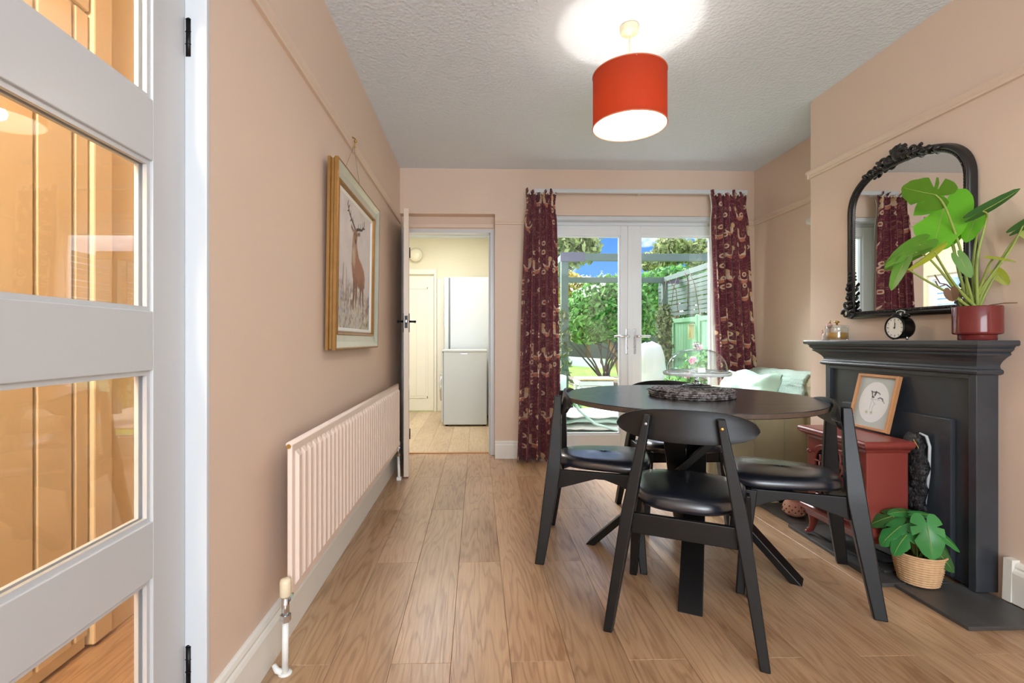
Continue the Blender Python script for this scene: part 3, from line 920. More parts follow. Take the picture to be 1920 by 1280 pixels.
def paint_stag(u, v):
    n1 = vnoise(u, v, 9, 1); n2 = vnoise(u, v, 40, 2); n3 = vnoise(u, v, 90, 3)
    col = np.zeros(u.shape + (3,)); base = np.array([214, 206, 204]) / 255.
    col[:] = base; col += ((n1 - .5) * 0.06 + (n3 - .5) * 0.03)[..., None]
    # lilac and grey brush behind and heather ground
    haze = np.clip((0.50 - v) * 3.0 - np.abs(u - 0.22) * 2.4 + (n1 - .5) * 1.2, 0, 1) * 0.75
    col = over(col, haze * (0.5 + 0.5 * n2), (150, 138, 150))
    gr = np.clip((0.36 + 0.10 * (n1 - .5) - 0.06 * np.abs(u - .35) - v) * 9, 0, 1)
    col = over(col, gr * 0.8, (196, 190, 178))
    for sd, c, th in ((11, (126, 112, 128), .62), (12, (168, 158, 104), .66), (13, (226, 218, 196), .60), (14, (120, 104, 88), .70), (15, (150, 160, 190), .70)):
        bl = np.clip((vnoise(u, v * 0.5, 46, sd) - th) * 8, 0, 1)
        col = over(col, bl * gr * 0.8, c)
    # standing stalks
    rs = np.random.RandomState(5)
    for k in range(26):
        x = rs.rand() * 0.9 + 0.03; z = 0.2 + rs.rand() * 0.14
        if k < 6: x = 0.12 + rs.rand() * 0.22; z = .34 + rs.rand() * .16
        if k > 21: x = 0.86 + rs.rand() * 0.1; z = .26 + rs.rand() * .06
        col = over(col, 0.7 * stroke(u, v, [(x, z - .16), (x + (rs.rand() - .5) * .05, z)], (0.010, 0.003), .006), (118 + 30 * rs.rand(), 100, 96))
    # legs
    for a, b in (((0.47, 0.42), (0.44, 0.17)), ((0.53, 0.40), (0.52, 0.18)), ((0.72, 0.42), (0.75, 0.22)), ((0.66, 0.40), (0.66, 0.22))):
        col = over(col, stroke(u, v, [a, ((a[0] + b[0]) / 2 + .012, (a[1] + b[1]) / 2), b], (0.034, 0.014), .008), (122, 84, 64))
    body = [(0.40, 0.66), (0.39, 0.52), (0.42, 0.42), (0.50, 0.36), (0.62, 0.35), (0.73, 0.33), (0.80, 0.37), (0.81, 0.45), (0.78, 0.51), (0.70, 0.56), (0.60, 0.60), (0.54, 0.68), (0.52, 0.76), (0.43, 0.77)]
    mb_ = poly_mask(u, v, body, 0.012)
    col = over(col, mb_ * .9, (150, 104, 82))
    sh = np.clip((v - 0.42) * 4 + (n2 - .5) * 1.4, 0, 1)
    col = over(col, mb_ * sh * 0.6, (176, 122, 90))
    col = over(col, mb_ * np.clip((0.40 - v) * 12 + (n2 - .5), 0, 1) * .6, (84, 62, 56))
    neck = poly_mask(u, v, [(0.42, 0.77), (0.40, 0.60), (0.46, 0.55), (0.52, 0.62), (0.51, 0.77)], 0.014)
    col = over(col, neck * (0.45 + .5 * n2), (176, 152, 132))
    chest = poly_mask(u, v, [(0.40, 0.64), (0.41, 0.54), (0.47, 0.50), (0.50, 0.58), (0.47, 0.66)], 0.02)
    col = over(col, chest * .8, (196, 178, 158))
    hd_ = poly_mask(u, v, [(0.44, 0.80), (0.45, 0.745), (0.475, 0.700), (0.52, 0.700), (0.545, 0.745), (0.555, 0.80), (0.50, 0.825)], 0.008)
    col = over(col, hd_, (150, 116, 92))
    col = over(col, poly_mask(u, v, [(0.475, 0.735), (0.485, 0.70), (0.515, 0.70), (0.52, 0.735)], .008), (96, 78, 72))
    for ex in (0.468, 0.528):
        col = over(col, stroke(u, v, [(ex, .775), (ex + .002, .776)], 0.008), (36, 28, 28))
    for e in ([(0.44, 0.80), (0.37, 0.83), (0.36, 0.80), (0.43, 0.775)], [(0.555, 0.80), (0.63, 0.825), (0.635, 0.795), (0.56, 0.775)]):
        col = over(col, poly_mask(u, v, e, .008), (134, 100, 80))
    ant = (70, 58, 54)
    L_ = [(0.475, 0.82), (0.40, 0.855), (0.315, 0.90), (0.265, 0.955), (0.275, 0.985)]
    Rt = [(0.525, 0.82), (0.60, 0.84), (0.69, 0.855), (0.755, 0.895), (0.765, 0.945)]
    for a in (L_, Rt):
        col = over(col, stroke(u, v, a, (0.013, 0.006), .005), ant)
    for a in ([(0.43, .84), (0.40, .89)], [(0.37, .868), (0.335, .845)], [(0.345, .885), (0.345, .93)], [(0.30, .92), (0.262, .905)], [(0.285, .935), (0.315, .965)],
              [(0.57, .832), (0.575, .88)], [(0.64, .848), (0.645, .90)], [(0.70, .86), (0.70, .92)], [(0.735, .88), (0.79, .89)]):
        col = over(col, stroke(u, v, a, (0.008, 0.004), .005), ant)
    fg = np.clip((0.26 + 0.12 * (n1 - .5) - v) * 7, 0, 1) * np.clip((n2 - .35) * 3, 0, 1)
    col = over(col, fg * .75, (202, 196, 178))
    return np.clip(col, 0, 1)


I = 0.100
painted_grid('canvas', 'stag_paint', 1, 1, 170, 170, paint_stag,
             lambda u, v: pic_pt(0.0135, PY0 + I + u * (PY1 - PY0 - 2 * I), PZ0 + I + v * (PZ1 - PZ0 - 2 * I)), pt)
frame_ring([(0.010, 0.0), (0.30, 0.0), (0.405, 0.0)]).build('backing_board', M['pale_oak_frame'], pt)
mb = MB().tube([(XL + .012, 2.30, 1.77), (XL + .020, 2.500, 2.0)], 0.0012, 5).tube([(XL + .012, 2.70, 1.77), (XL + .020, 2.504, 2.0)], 0.0012, 5)
mb.build('hanging_wire', M['string'], pt)
mb = MB().tube([(XL + .001, 2.502, 2.034), (XL + .012, 2.502, 2.046), (XL + .026, 2.502, 2.038), (XL + .028, 2.502, 2.018), (XL + .022, 2.502, 2.0), (XL + .030, 2.502, 1.992)], 0.004, 8)
mb.sphere((XL + .028, 2.502, 2.025), 0.008)
mb.build('rail_hook', M['brass'], pt)

# ------------------------------------------------------------------ pendant lamp
LX, LY = 0.705, 2.222
pl = thing('pendant_lamp', 'lit drum pendant lamp with burnt orange shade hanging from the ceiling', 'lamp', (LX, LY, 1.99))
MB().lathe([(0.001, ZC), (0.040, ZC), (0.042, ZC - .006), (0.041, ZC - .030), (0.036, ZC - .036), (0.012, ZC - .038), (0.009, ZC - .046), (0.001, ZC - .046)], (LX, LY, 0), 28).build('ceiling_rose', M['cream_plastic'], pl)
MB().cyl((LX, LY, ZC - .04), (LX, LY, 2.20), 0.0035).build('cord', M['cream_plastic'], pl)
RS = 0.166
mb = MB().lathe([(RS, 1.992), (RS, 2.232)], (LX, LY, 0), 64); mb.f = mb.f[:-2]; mb.sm = mb.sm[:-2]
sh = mb.build('shade', M['shade'], pl)
mb = MB().lathe([(RS - .002, 1.994), (RS - .002, 2.230)], (LX, LY, 0), 64); mb.f = mb.f[:-2]; mb.sm = mb.sm[:-2]
mb.build('lining', M['lining'], sh)
M['rim'] = simple('pale_orange_rim', srgb(216, 120, 84), 0.6)
for zz in (1.992, 2.232):
    MB().tube([(LX + RS * math.cos(a * PI / 24), LY + RS * math.sin(a * PI / 24), zz) for a in range(48)], 0.0028, 6, closed=True).build('rim', M['rim'], sh)
mb = MB().tube([(LX + .022 * math.cos(a * PI / 8), LY + .022 * math.sin(a * PI / 8), 2.19) for a in range(16)], 0.002, 6, closed=True)
for k in range(3):
    a = k * 2 * PI / 3 + .4
    mb.tube([(LX + .022 * math.cos(a), LY + .022 * math.sin(a), 2.19), (LX + .10 * math.cos(a), LY + .10 * math.sin(a), 2.20), (LX + RS * math.cos(a), LY + RS * math.sin(a), 2.228)], 0.002, 6)
mb.build('shade_carrier', M['white_plastic'], sh)
MB().lathe([(0.006, 2.215), (0.016, 2.20), (0.019, 2.185), (0.019, 2.150), (0.014, 2.148)], (LX, LY, 0), 20).build('lamp_holder', M['white_plastic'], pl)
MB().lathe([(0.013, 2.148), (0.014, 2.135), (0.024, 2.110), (0.030, 2.085), (0.028, 2.064), (0.018, 2.048), (0.004, 2.043)], (LX, LY, 0), 24).build('bulb', emission('lit_bulb', (1.0, 0.86, 0.62, 1), 7), pl)
bl = add_light('pendant_bulb', 'POINT', (LX, LY, 2.02), 6.5, (1.0, 0.90, 0.78), radius=0.03)
bl2 = add_light('pendant_bulb_up', 'POINT', (LX, LY, 2.178), 1.6, (1.0, 0.94, 0.86), radius=0.05)

# ------------------------------------------------------------------ curtain track and curtains
cr = thing('curtain_track', 'white curtain track above the french doors', 'curtain track', (1.38, 4.0, 2.24))
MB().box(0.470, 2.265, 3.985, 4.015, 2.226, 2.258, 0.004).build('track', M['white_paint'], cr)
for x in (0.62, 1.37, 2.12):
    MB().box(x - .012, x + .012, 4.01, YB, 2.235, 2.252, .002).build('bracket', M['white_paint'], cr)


def curtain(label, xt0, xt1, xb0, xb1, nf, seed, loc, hem):
    rs = random.Random(seed)
    root = thing('curtain', label, 'curtain', loc, 0, 'pair of patterned maroon curtains at the french doors')
    nu, nv = nf * 14 + 1, 60
    ph = [rs.uniform(-.4, .4) for _ in range(nf + 2)]
    mb = MB(); uvs = []; grid = []
    ztop = 2.228
    for j in range(nv + 1):
        v = j / nv
        z = hem + (ztop - hem) * v
        k = (1 - v)
        sp = 1 - (1 - k) ** 1.0
        xa = xt0 + (xb0 - xt0) * sp; xb_ = xt1 + (xb1 - xt1) * sp
        pinch = 1.0 - 0.10 * math.exp(-((v - 0.95) / 0.035) ** 2)
        mid = (xa + xb_) / 2; hw = (xb_ - xa) / 2 * pinch
        row = []
        for i in range(nu):
            u = i / (nu - 1)
            w = u * nf * 2 * PI
            amp = (0.022 + 0.026 * min(1, k * 1.6)) * (0.8 + .35 * math.sin(3.1 * u + seed)) * (1.0 if v < 0.93 else 0.7 + 0.5 * (v - .93) / .07)
            wob = 0.5 * math.sin(v * 4 + seed + u * 5) * k
            yy = 3.985 - amp * math.sin(w + wob) - 0.010 * k + 0.004 * math.sin(2.3 * w + v * 9)
            xx = mid + (u * 2 - 1) * hw + 0.35 * amp * math.sin(2 * (w + wob)) * (0.7 if k > .02 else .3)
            zz = z + (0.012 * math.sin(w * 1.0 + 1) + 0.018 * math.sin(u * 9 + seed)) * (max(0, (v - 0.94) / 0.06)) - (0.006 * math.sin(w) if j == 0 else 0)
            row.append((xx, yy, zz)); uvs.append((u * 0.46 + 0.004 * math.sin(w + wob) + seed * .37, z + seed * .61))
        grid.append(row)
    vs = [p for r in grid for p in r]
    fs = [(j * nu + i, j * nu + i + 1, (j + 1) * nu + i + 1, (j + 1) * nu + i) for j in range(nv) for i in range(nu - 1)]
    mb.add(vs, fs, True); mb.uv = uvs
    cl = mb.build('cloth', M['curtain_cloth'], root, fix=False, solid=0.003)
    # white lining behind, showing along the leading edge
    mb = MB(); rows = []
    for j in range(0, nv + 1, 2):
        r = grid[j]
        rows.append([(r[i][0] + (0.012 if seed == 1 else -0.014) * (1 - j / nv) * max(0.0, ((i / nu if seed == 1 else 1 - i / nu) - .85) / .15), r[i][1] + 0.022, r[i][2] if j < nv - 1 else r[i][2] - .03) for i in range(0, nu, 3)])
    mb.loft(rows, True, False, closed=False)
    mb.build('lining', M['header_tape'], root)
    # header tape tufts and hooks
    for k in range(nf):
        x = xt0 + (k + .5) * (xt1 - xt0) / nf
        mb = MB().tube([(x - .012, 3.952, 2.20), (x, 3.946, 2.222 + rs.uniform(-.006, .008)), (x + .012, 3.952, 2.196)], 0.006, 6)
        mb.tube([(x, 3.948, 2.214), (x, 3.985, 2.21), (x, 3.985, 2.226)], 0.003, 6)
        mb.build('tape_hook', M['header_tape'], root)
    return root


curtain('tall patterned maroon curtain hanging left of the french doors, beside the kitchen doorway', 0.400, 0.655, 0.318, 0.690, 5, 1, (0.5, 3.985, 0.01), 0.012)
curtain('tall patterned maroon curtain hanging right of the french doors, behind the armchair', 1.945, 2.255, 2.03, 2.370, 5, 2, (2.15, 3.985, 0.1), 0.012)

# ------------------------------------------------------------------ dining table
TX, TY, TZ, TR = 0.963, 2.204, 0.745, 0.546
tb = thing('dining_table', 'round black dining table with crossed plank legs', 'table', (TX, TY, 0))
MB().lathe([(0.001, TZ - .022), (TR - .004, TZ - .022), (TR, TZ - .019), (TR, TZ - .003), (TR - .002, TZ), (0.001, TZ)], (TX, TY, 0), 96, smooth=False).build('tabletop', M['table_top'], tb)
mb = MB().lathe([(TR + .0004, TZ - .019), (TR + .0006, TZ - .011), (TR + .0004, TZ - .003)], (TX, TY, 0), 96); mb.f = mb.f[:-2]; mb.sm = mb.sm[:-2]
mb.build('edge_band', M['table_edge'], tb)
mb = MB().board((TX - .26, TY - .13, TZ - .034), (TX + .26, TY + .13, TZ - .034), (0, 1, 0), .07, .07, .024).board((TX - .13, TY + .26, TZ - .034), (TX + .13, TY - .26, TZ - .034), (1, 0, 0), .07, .07, .023)
mb.build('under_frame', M['black_wood'], tb)
for dg in (-117, -38, 63, 150):
    a = R(dg); dr = Vector((math.cos(a), math.sin(a), 0)); tn = Vector((-math.sin(a), math.cos(a), 0))
    off = tn * 0.047
    p = Vector((TX, TY, 0)) + dr * (0.475 if dg == -117 else 0.43) + off * 0.9
    q = Vector((TX, TY, TZ - .046)) - dr * 0.26 + off * 0.9
    d = (q - p).normalized()
    # square-cut foot flat on the floor
    u = d.cross(tn).normalized()
    w, th = 0.085, 0.030
    pts = []
    for c, zf in ((p, 0.0), (q, TZ - .046)):
        ring = []
        for s1, s2 in ((1, 1), (-1, 1), (-1, -1), (1, -1)):
            b = c + tn * (s1 * w / 2) + u * (s2 * th / 2)
            b = b + d * ((zf - b.z) / d.z)
            ring.append(b)
        pts.append(ring)
    MB().loft(pts, False, True).build('leg', M['black_wood'], tb, bevel=0.003)
for k, (dx, dy) in enumerate(((0.03, -0.05), (-0.04, 0.045))):
    MB().cyl((TX + dx, TY + dy - .004, .36), (TX + dx, TY + dy + .004, .36), .008).build('bolt', M['steel'], tb)

# ------------------------------------------------------------------ dining chairs
GROUP_CH = 'black dining chairs round the table'


def rect(c, wx, wy):
    x, y, z = c
    return [(x - wx / 2, y - wy / 2, z), (x + wx / 2, y - wy / 2, z), (x + wx / 2, y + wy / 2, z), (x - wx / 2, y + wy / 2, z)]


def fine(rr, n=4):
    out = []
    for i in range(len(rr) - 1):
        p0, p1, p2, p3 = rr[max(0, i - 1)], rr[i], rr[i + 1], rr[min(len(rr) - 1, i + 2)]
        z1, z2 = p1[0][2], p2[0][2]
        m1 = (z2 - z1) / max(1e-6, p2[0][2] - p0[0][2]); m2 = (z2 - z1) / max(1e-6, p3[0][2] - p1[0][2])
        for k in range(n):
            f = k / n
            h1, h2, h3, h4 = 2 * f ** 3 - 3 * f * f + 1, f ** 3 - 2 * f * f + f, -2 * f ** 3 + 3 * f * f, f ** 3 - f * f
            ring = []
            for j in range(4):
                q = []
                for c in (0, 1):
                    q.append(h1 * p1[j][c] + h2 * (p2[j][c] - p0[j][c]) * m1 + h3 * p2[j][c] + h4 * (p3[j][c] - p1[j][c]) * m2)
                ring.append((q[0], q[1], z1 + (z2 - z1) * f))
            out.append(ring)
    out.append(rr[-1])
    return out


def make_chair():
    ch = thing('dining_chair', '', 'chair', (0, 0, 0), 0, GROUP_CH)
    for s in (-1, 1):
        rr = [rect((s * .236, -.222, 0), .030, .042), rect((s * .219, -.204, .12), .034, .048), rect((s * .180, -.168, .385), .042, .062),
              rect((s * .171, -.163, .44), .042, .060), rect((s * .130, -.154, .66), .030, .040), rect((s * .116, -.152, .742), .024, .032)]
        MB().loft(fine(rr), False, True).build('rear_leg', M['black_wood'], ch, bevel=0.004)
        rr = [rect((s * .222, .225, 0), .030, .030), rect((s * .198, .192, .365), .042, .050), rect((s * .196, .188, .410), .042, .052)]
        MB().loft(rr, False, True).build('front_leg', M['black_wood'], ch, bevel=0.004)
        poly = [(-.15, .412), (-.15, .325), (-.08, .348), (.02, .382), (.06, .382), (.13, .360), (.185, .332), (.185, .412)]
        n = len(poly)
        vs = []
        for off in (-.011, .011):
            for (y, z) in poly:
                x = s * (.176 + .020 * (y + .15) / .335) + off
                vs.append((x, y, z))
        MB().add(vs, [tuple(range(n))[::-1], tuple(range(n, 2 * n))] + [(i, (i + 1) % n, (i + 1) % n + n, i + n) for i in range(n)]).build('side_rail', M['black_wood'], ch, bevel=0.003)
        MB().sphere((s * .119, -.1725, .712), .0065, 10, 6, (1, .5, 1)).build('bolt', M['brass'] if s > 0 else M['steel'], ch)
    MB().box(-.166, .166, -.176, -.154, .330, .400, .003).build('rear_rail', M['black_wood'], ch)
    MB().box(-.178, .178, .186, .208, .356, .408, .003).build('front_rail', M['black_wood'], ch)
    # padded seat
    outl = []
    N = 56
    for k in range(N):
        a = 2 * PI * k / N
        c_, s_ = math.cos(a), math.sin(a)
        e = 0.62
        x = math.copysign(abs(c_) ** e, c_); y = math.copysign(abs(s_) ** e, s_)
        yy = 0.055 + y * 0.215
        hw = 0.150 + (yy + .16) / 0.43 * 0.078
        outl.append((x * hw, yy))
    rings = []
    for sc, z in ((0.90, .412), (0.985, .416), (1.0, .430), (0.985, .444), (0.93, .454), (0.80, .460), (0.55, .463), (0.25, .464), (0.02, .464)):
        rings.append([(x * sc, 0.055 + (y - 0.055) * sc, z + (0.006 * (1 - abs(x) / .23) if z > .44 else 0)) for x, y in outl])
    MB().loft(rings, True, True).build('seat', M['black_leather'], ch)
    # curved plywood backrest
    rows = []
    NX = 40
    for side in (0, 1):
        pass
    front, back = [], []
    for i in range(NX + 1):
        q = -1 + 2 * i / NX
        x = q * 0.232
        h = 0.054 * max(0.0, 1 - abs(q) ** 2.6) ** 0.55 + 0.002
        sag = 0.5 - math.sqrt(0.25 - x * x)
        y = -0.1375 + sag * 0.85
        zc = .706 - 0.004 * q * q
        yf, yb_ = y + .0065, y - .0065
        front.append([(x, yf + .010 * (k - 2) / 2, zc + h * (k - 2) / 2) for k in range(5)])
        back.append([(x, yb_ + .010 * (k - 2) / 2, zc + h * (k - 2) / 2) for k in range(5)])
    rings = [f + b[::-1] for f, b in zip(front, back)]
    MB().loft(rings, True, True).build('backrest', M['black_wood'], ch, bevel=0.002)
    return ch


def copy_tree(o, parent=None):
    c = o.copy(); COL.objects.link(c)
    if parent is not None:
        c.parent = parent
    for k in list(o.children):
        copy_tree(k, c)
    return c


chair0 = make_chair()
spots = [((0.765, 1.752), R(-27.0), 'black dining chair in front of the table with its back to us'),
         ((0.555, 2.330), R(-105), 'black dining chair at the left of the table, beside the maroon curtain'),
         ((1.337, 2.002), R(66), 'black dining chair at the right of the table, beside the red stove'),
         ((1.10, 2.725), R(180), 'black dining chair on the far side of the table, mostly hidden behind it')]
for k, ((x, y), rz, lab) in enumerate(spots):
    c = chair0 if k == 0 else copy_tree(chair0)
    c.location = (x, y, 0); c.rotation_euler = (0, 0, rz); c['label'] = lab

# ------------------------------------------------------------------ placemats and cake stand
t = NT('dark_twig'); oi = t.new('ShaderNodeTexCoord').outputs['Object']
f = t.noise(oi, 45, 4, 0.7)
t.bsdf(t.ramp(f, [(0.35, srgb(30, 28, 32)), (0.48, srgb(66, 54, 50)), (0.58, srgb(150, 146, 146)), (0.68, srgb(54, 46, 44))]), 0.45); M['twig'] = t.finish()  # pale grey stop puts wet-looking highlights into the twig colour
mats_lab = ['round dark twig placemat lying on the table, bottom of the stack', 'round dark twig placemat second from the bottom of the stack',
            'round dark twig placemat second from the top of the stack', 'round dark twig placemat on top of the stack, under the cake stand']
for k in range(4):
    rs = random.Random(30 + k)
    mb = MB(); z0 = TZ + 0.005 + k * 0.0085
    cx, cy = TX + 0.015 + rs.uniform(-.006, .006), TY - 0.02 + rs.uniform(-.006, .006)
    for ring in range(9):
        r0 = 0.022 + ring * 0.0195
        n = 26 + ring * 7
        mb.tube([(cx + (r0 + rs.uniform(-.004, .004)) * math.cos(2 * PI * i / n), cy + (r0 + rs.uniform(-.004, .004)) * math.sin(2 * PI * i / n), z0 + rs.uniform(-.001, .0012)) for i in range(n)], 0.0048, 5, closed=True)
    for i in range(40):
        a = rs.uniform(0, 2 * PI); r1_ = rs.uniform(.05, .15); r2_ = r1_ + rs.uniform(.03, .05)
        mb.tube([(cx + r1_ * math.cos(a), cy + r1_ * math.sin(a), z0 + .002), (cx + r2_ * math.cos(a + .12), cy + r2_ * math.sin(a + .12), z0 + .002)], 0.0032, 5)
    tag(mb.build('placemat', M['twig']), mats_lab[k], 'placemat', 'stack of round twig placemats')
CX_, CY_ = 1.045, 2.275
cz = TZ + 0.040
cs = thing('cake_stand', 'clear glass pedestal cake stand on the stack of placemats', 'cake stand', (CX_, CY_, cz))
MB().lathe([(0.001, .002), (0.062, .0), (0.064, .003), (0.045, .008), (0.018, .012), (0.011, .020), (0.011, .038), (0.016, .046), (0.013, .052), (0.020, .060), (0.001, .061)], (CX_, CY_, cz), 40).build('pedestal', M['solid_glass'], cs)
mb = MB().lathe([(0.001, .060), (0.05, .061), (0.135, .062), (0.143, .052), (0.147, .050), (0.149, .066), (0.142, .069), (0.134, .067), (0.001, .066)], (CX_, CY_, cz), 72, wob=lambda a, k: 0.010 * math.sin(24 * a) if k in (3, 4, 5) else 0)
mb.build('plate', M['dome_glass'], cs)
t = NT('etched_glass_rim'); t.bsdf((0.9, 0.92, 0.93, 1), 0.2, 0, None, 0.6, Transmission_Weight=0.5); M['etched'] = t.finish()
mb = MB().lathe([(0.1485, .0505), (0.151, .058), (0.1500, .0655)], (CX_, CY_, cz), 72, wob=lambda a, k: 0.012 * math.sin(24 * a)); mb.f = mb.f[:-2]; mb.sm = mb.sm[:-2]
mb.build('scalloped_rim', M['etched'], cs)
dm = thing('cake_dome', 'clear glass dome with knob covering the cake stand', 'cake dome', (CX_, CY_, cz + .067))
prof = [(0.133, .0675)]
for k in range(1, 15):
    a = k / 14 * PI / 2
    prof.append((0.134 * math.cos(a) ** 0.75 if k < 14 else 0.012, .070 + 0.105 * math.sin(a) ** 0.95))
mb = MB().lathe(prof, (CX_, CY_, cz), 56); mb.f = mb.f[:-2]; mb.sm = mb.sm[:-2]
mb.build('dome', M['dome_glass'], dm)
MB().lathe([(0.012, .174), (0.008, .180), (0.010, .186), (0.018, .192), (0.019, .200), (0.013, .206), (0.001, .208)], (CX_, CY_, cz), 24).build('knob', M['solid_glass'], dm)
mb = MB().lathe([(0.1325, .0668), (0.136, .0685), (0.1355, .0705), (0.1325, .0715)], (CX_, CY_, cz), 56); mb.f = mb.f[:-2]; mb.sm = mb.sm[:-2]
mb.build('rim', M['etched'], dm)

# ------------------------------------------------------------------ fireplace
HT = 0.016
he = thing('hearth', 'low hearth of dark slate slabs in front of the fireplace', 'hearth', (1.83, 2.2, 0))
MB().prism([(1.640, 1.916), (1.930, 1.916), (1.930, 2.550), (1.666, 2.550)], 'z', 0, HT).build('slate_slab', M['slate'], he, bevel=0.002)
for (a, b, c, d, z0, z1) in ((1.690, 2.000, 1.620, 1.914, 0, .014), (1.700, 2.030, 2.552, 2.888, 0, HT), (1.722, 1.932, 2.002, 2.500, HT + .0005, HT + .010)):
    MB().box(a, b, c, d, z0, z1, 0.002).build('slate_slab', M['slate'], he)
fp = thing('fireplace_surround', 'black painted fireplace surround with moulded mantelshelf and boarded opening', 'fireplace', (XB, 2.243, HT))
F0, F1, FX = 1.835, 2.650, 1.945
FZ = HT + .001
ZT = 0.878
MB().box(FX, XB - .001, F0, F0 + 0.030, FZ, ZT).build('stile', M['fire_paint'], fp, bevel=0.002)
MB().box(FX, XB - .001, F1 - 0.030, F1, FZ, ZT).build('stile', M['fire_paint'], fp, bevel=0.002)
MB().box(FX, XB - .001, F0 + .030, F1 - .030, ZT - 0.030, ZT).build('top_rail', M['fire_paint'], fp, bevel=0.002)
MB().box(FX + 0.022, XB - .001, F0 + .030, F1 - .030, FZ, ZT - 0.030).build('back_panel', M['fire_paint'], fp)
MB().box(FX - 0.001, FX + 0.022, 1.936, 2.524, FZ + .010, 0.676, 0.004).build('cover_panel', M['fire_paint'], fp)
prof = [(0.000, .864), (0.010, .866), (0.018, .871), (0.020, .878), (0.017, .885), (0.009, .889), (0.006, .897), (0.007, .905), (0.014, .917), (0.025, .929), (0.037, .939),
        (0.044, .943), (0.046, .949), (0.043, .953), (0.052, .960), (0.057, .968), (0.055, .972), (0.060, .974), (0.060, .978), (0.072, .979), (0.076, .984), (0.076, .995), (0.073, 1.000)]
rings = []
for a, z in prof:
    rings.append([(XB - .001, F1 + a, z), (FX - a, F1 + a, z), (FX - a, F0 - a, z), (XB - .001, F0 - a, z)])
mb = MB(); n = 4
vs = [p for r in rings for p in r]; fs = []
for i in range(len(rings) - 1):
    for j in range(3):
        a = i * 4 + j; fs.append((a, a + 1, a + 5, a + 4))
fs.append((len(vs) - 4, len(vs) - 3, len(vs) - 2, len(vs) - 1)); fs.append((3, 2, 1, 0))
mb.add(vs, fs)
mb.build('mantelshelf', M['fire_paint'], fp)

# ------------------------------------------------------------------ mirror over the mantelpiece
m0, m1, mz0 = 1.945, 2.530, 1.150       # glass opening (y range, bottom)
mr = thing('mirror', 'black framed arched mirror with carved crest above the mantelshelf', 'mirror', (XB, 2.237, 1.12))


def arch(g, n=40):
    """outline at offset g outside the glass, counter-clockwise from bottom right (near) to bottom left (far)"""
    pts = [(m0 - g, mz0 - g), (m0 - g, 1.40), (m0 - g, 1.60)]
    cy = (m0 + m1) / 2; hw = (m1 - m0) / 2 + g
    zs = 1.665; rise = 0.178 + g
    for k in range(n + 1):
        a = PI * k / n
        c, s_ = math.cos(a), math.sin(a)
        e = 0.72
        pts.append((cy - hw * math.copysign(abs(c) ** e, c), zs + rise * (s_ ** 0.86)))
    pts += [(m1 + g, 1.60), (m1 + g, 1.40), (m1 + g, mz0 - g)]
    return pts


mb = MB(); A = arch(0.003)
mb.add([(2.012, y, z) for y, z in A], [tuple(range(len(A)))])
mb.build('mirror_glass', M['mirror'], mr)
MB().prism(arch(0.006), 'x', 2.014, XB - .002).build('backing_board', M['black_carved'], mr)
prof = [(-0.002, 2.013), (0.000, 2.006), (0.006, 2.002), (0.010, 2.006), (0.014, 1.999), (0.022, 1.994), (0.030, 1.998), (0.033, 2.006), (0.036, 2.030)]
rings = [[(x, y, z) for y, z in arch(g)] for g, x in prof]
mb = MB(); n = len(rings[0])
mb.loft([[r[i] for r in rings] for i in range(n)] + [[r[0] for r in rings]], True, False, closed=False)
fr = mb.build('frame', M['black_carved'], mr)
mb = MB()
bead = arch(0.008, 60); acc = 0.0
for i in range(len(bead)):
    p, q = Vector(bead[i]), Vector(bead[(i + 1) % len(bead)])
    L = (q - p).length; k = max(1, int(L / 0.011))
    for j in range(k):
        c = p.lerp(q, j / k)
        mb.sphere((2.002, c.x, c.y), 0.0042, 6, 4)
tag(mb.build('beading', M['black_carved'], mr), kind='stuff')


def scroll(mb, y, z, r, turn, sgn, x=1.992, th=0.006, ang0=0.0):
    pts = []; rad = []
    for k in range(22):
        f = k / 21
        a = ang0 + sgn * f * turn
        rr = r * (1 - 0.80 * f)
        pts.append((x - 0.010 * f, y + rr * math.cos(a), z + rr * math.sin(a))); rad.append(th * (1 - .45 * f))
    mb.tube(pts, rad, 7)


def leafy(mb, y, z, L, ang, x=1.994, w=0.012):
    pts = []; rad = []
    for k in range(7):
        f = k / 6
        a = ang + 0.5 * f
        pts.append((x - .010 * math.sin(f * PI), y + L * f * math.cos(a), z + L * f * math.sin(a))); rad.append(max(.002, w * math.sin(PI * (0.12 + .86 * f))))
    mb.tube(pts, rad, 7)


mb = MB(); cy = (m0 + m1) / 2; cz_ = 1.868
mb.sphere((1.986, cy, cz_ + .010), 0.028, 14, 8, (.6, 1, 1))
for k in range(5):
    leafy(mb, cy, cz_ + .012, 0.050, PI / 2 + (k - 2) * 0.52 - .25)
for s in (-1, 1):
    scroll(mb, cy + s * .040, cz_ + .010, 0.032, 2.1 * PI, s, ang0=PI / 2, th=.010)
    scroll(mb, cy + s * .084, cz_ + .002, 0.027, 2.2 * PI, -s, ang0=-PI / 2, th=.009)
    scroll(mb, cy + s * .122, cz_ - .008, 0.023, 2.0 * PI, s, ang0=PI / 2, th=.008)
    scroll(mb, cy + s * .160, cz_ - .022, 0.019, 2.0 * PI, -s, ang0=-PI / 2, th=.007)
    for k in range(6):
        leafy(mb, cy + s * (.02 + .033 * k), cz_ - .012 - .006 * k, 0.042 - .003 * k, (PI * .15 if s > 0 else PI * .68) + .3 * (k % 2), w=.011)
mb.build('carved_crest', M['black_carved'], fr)
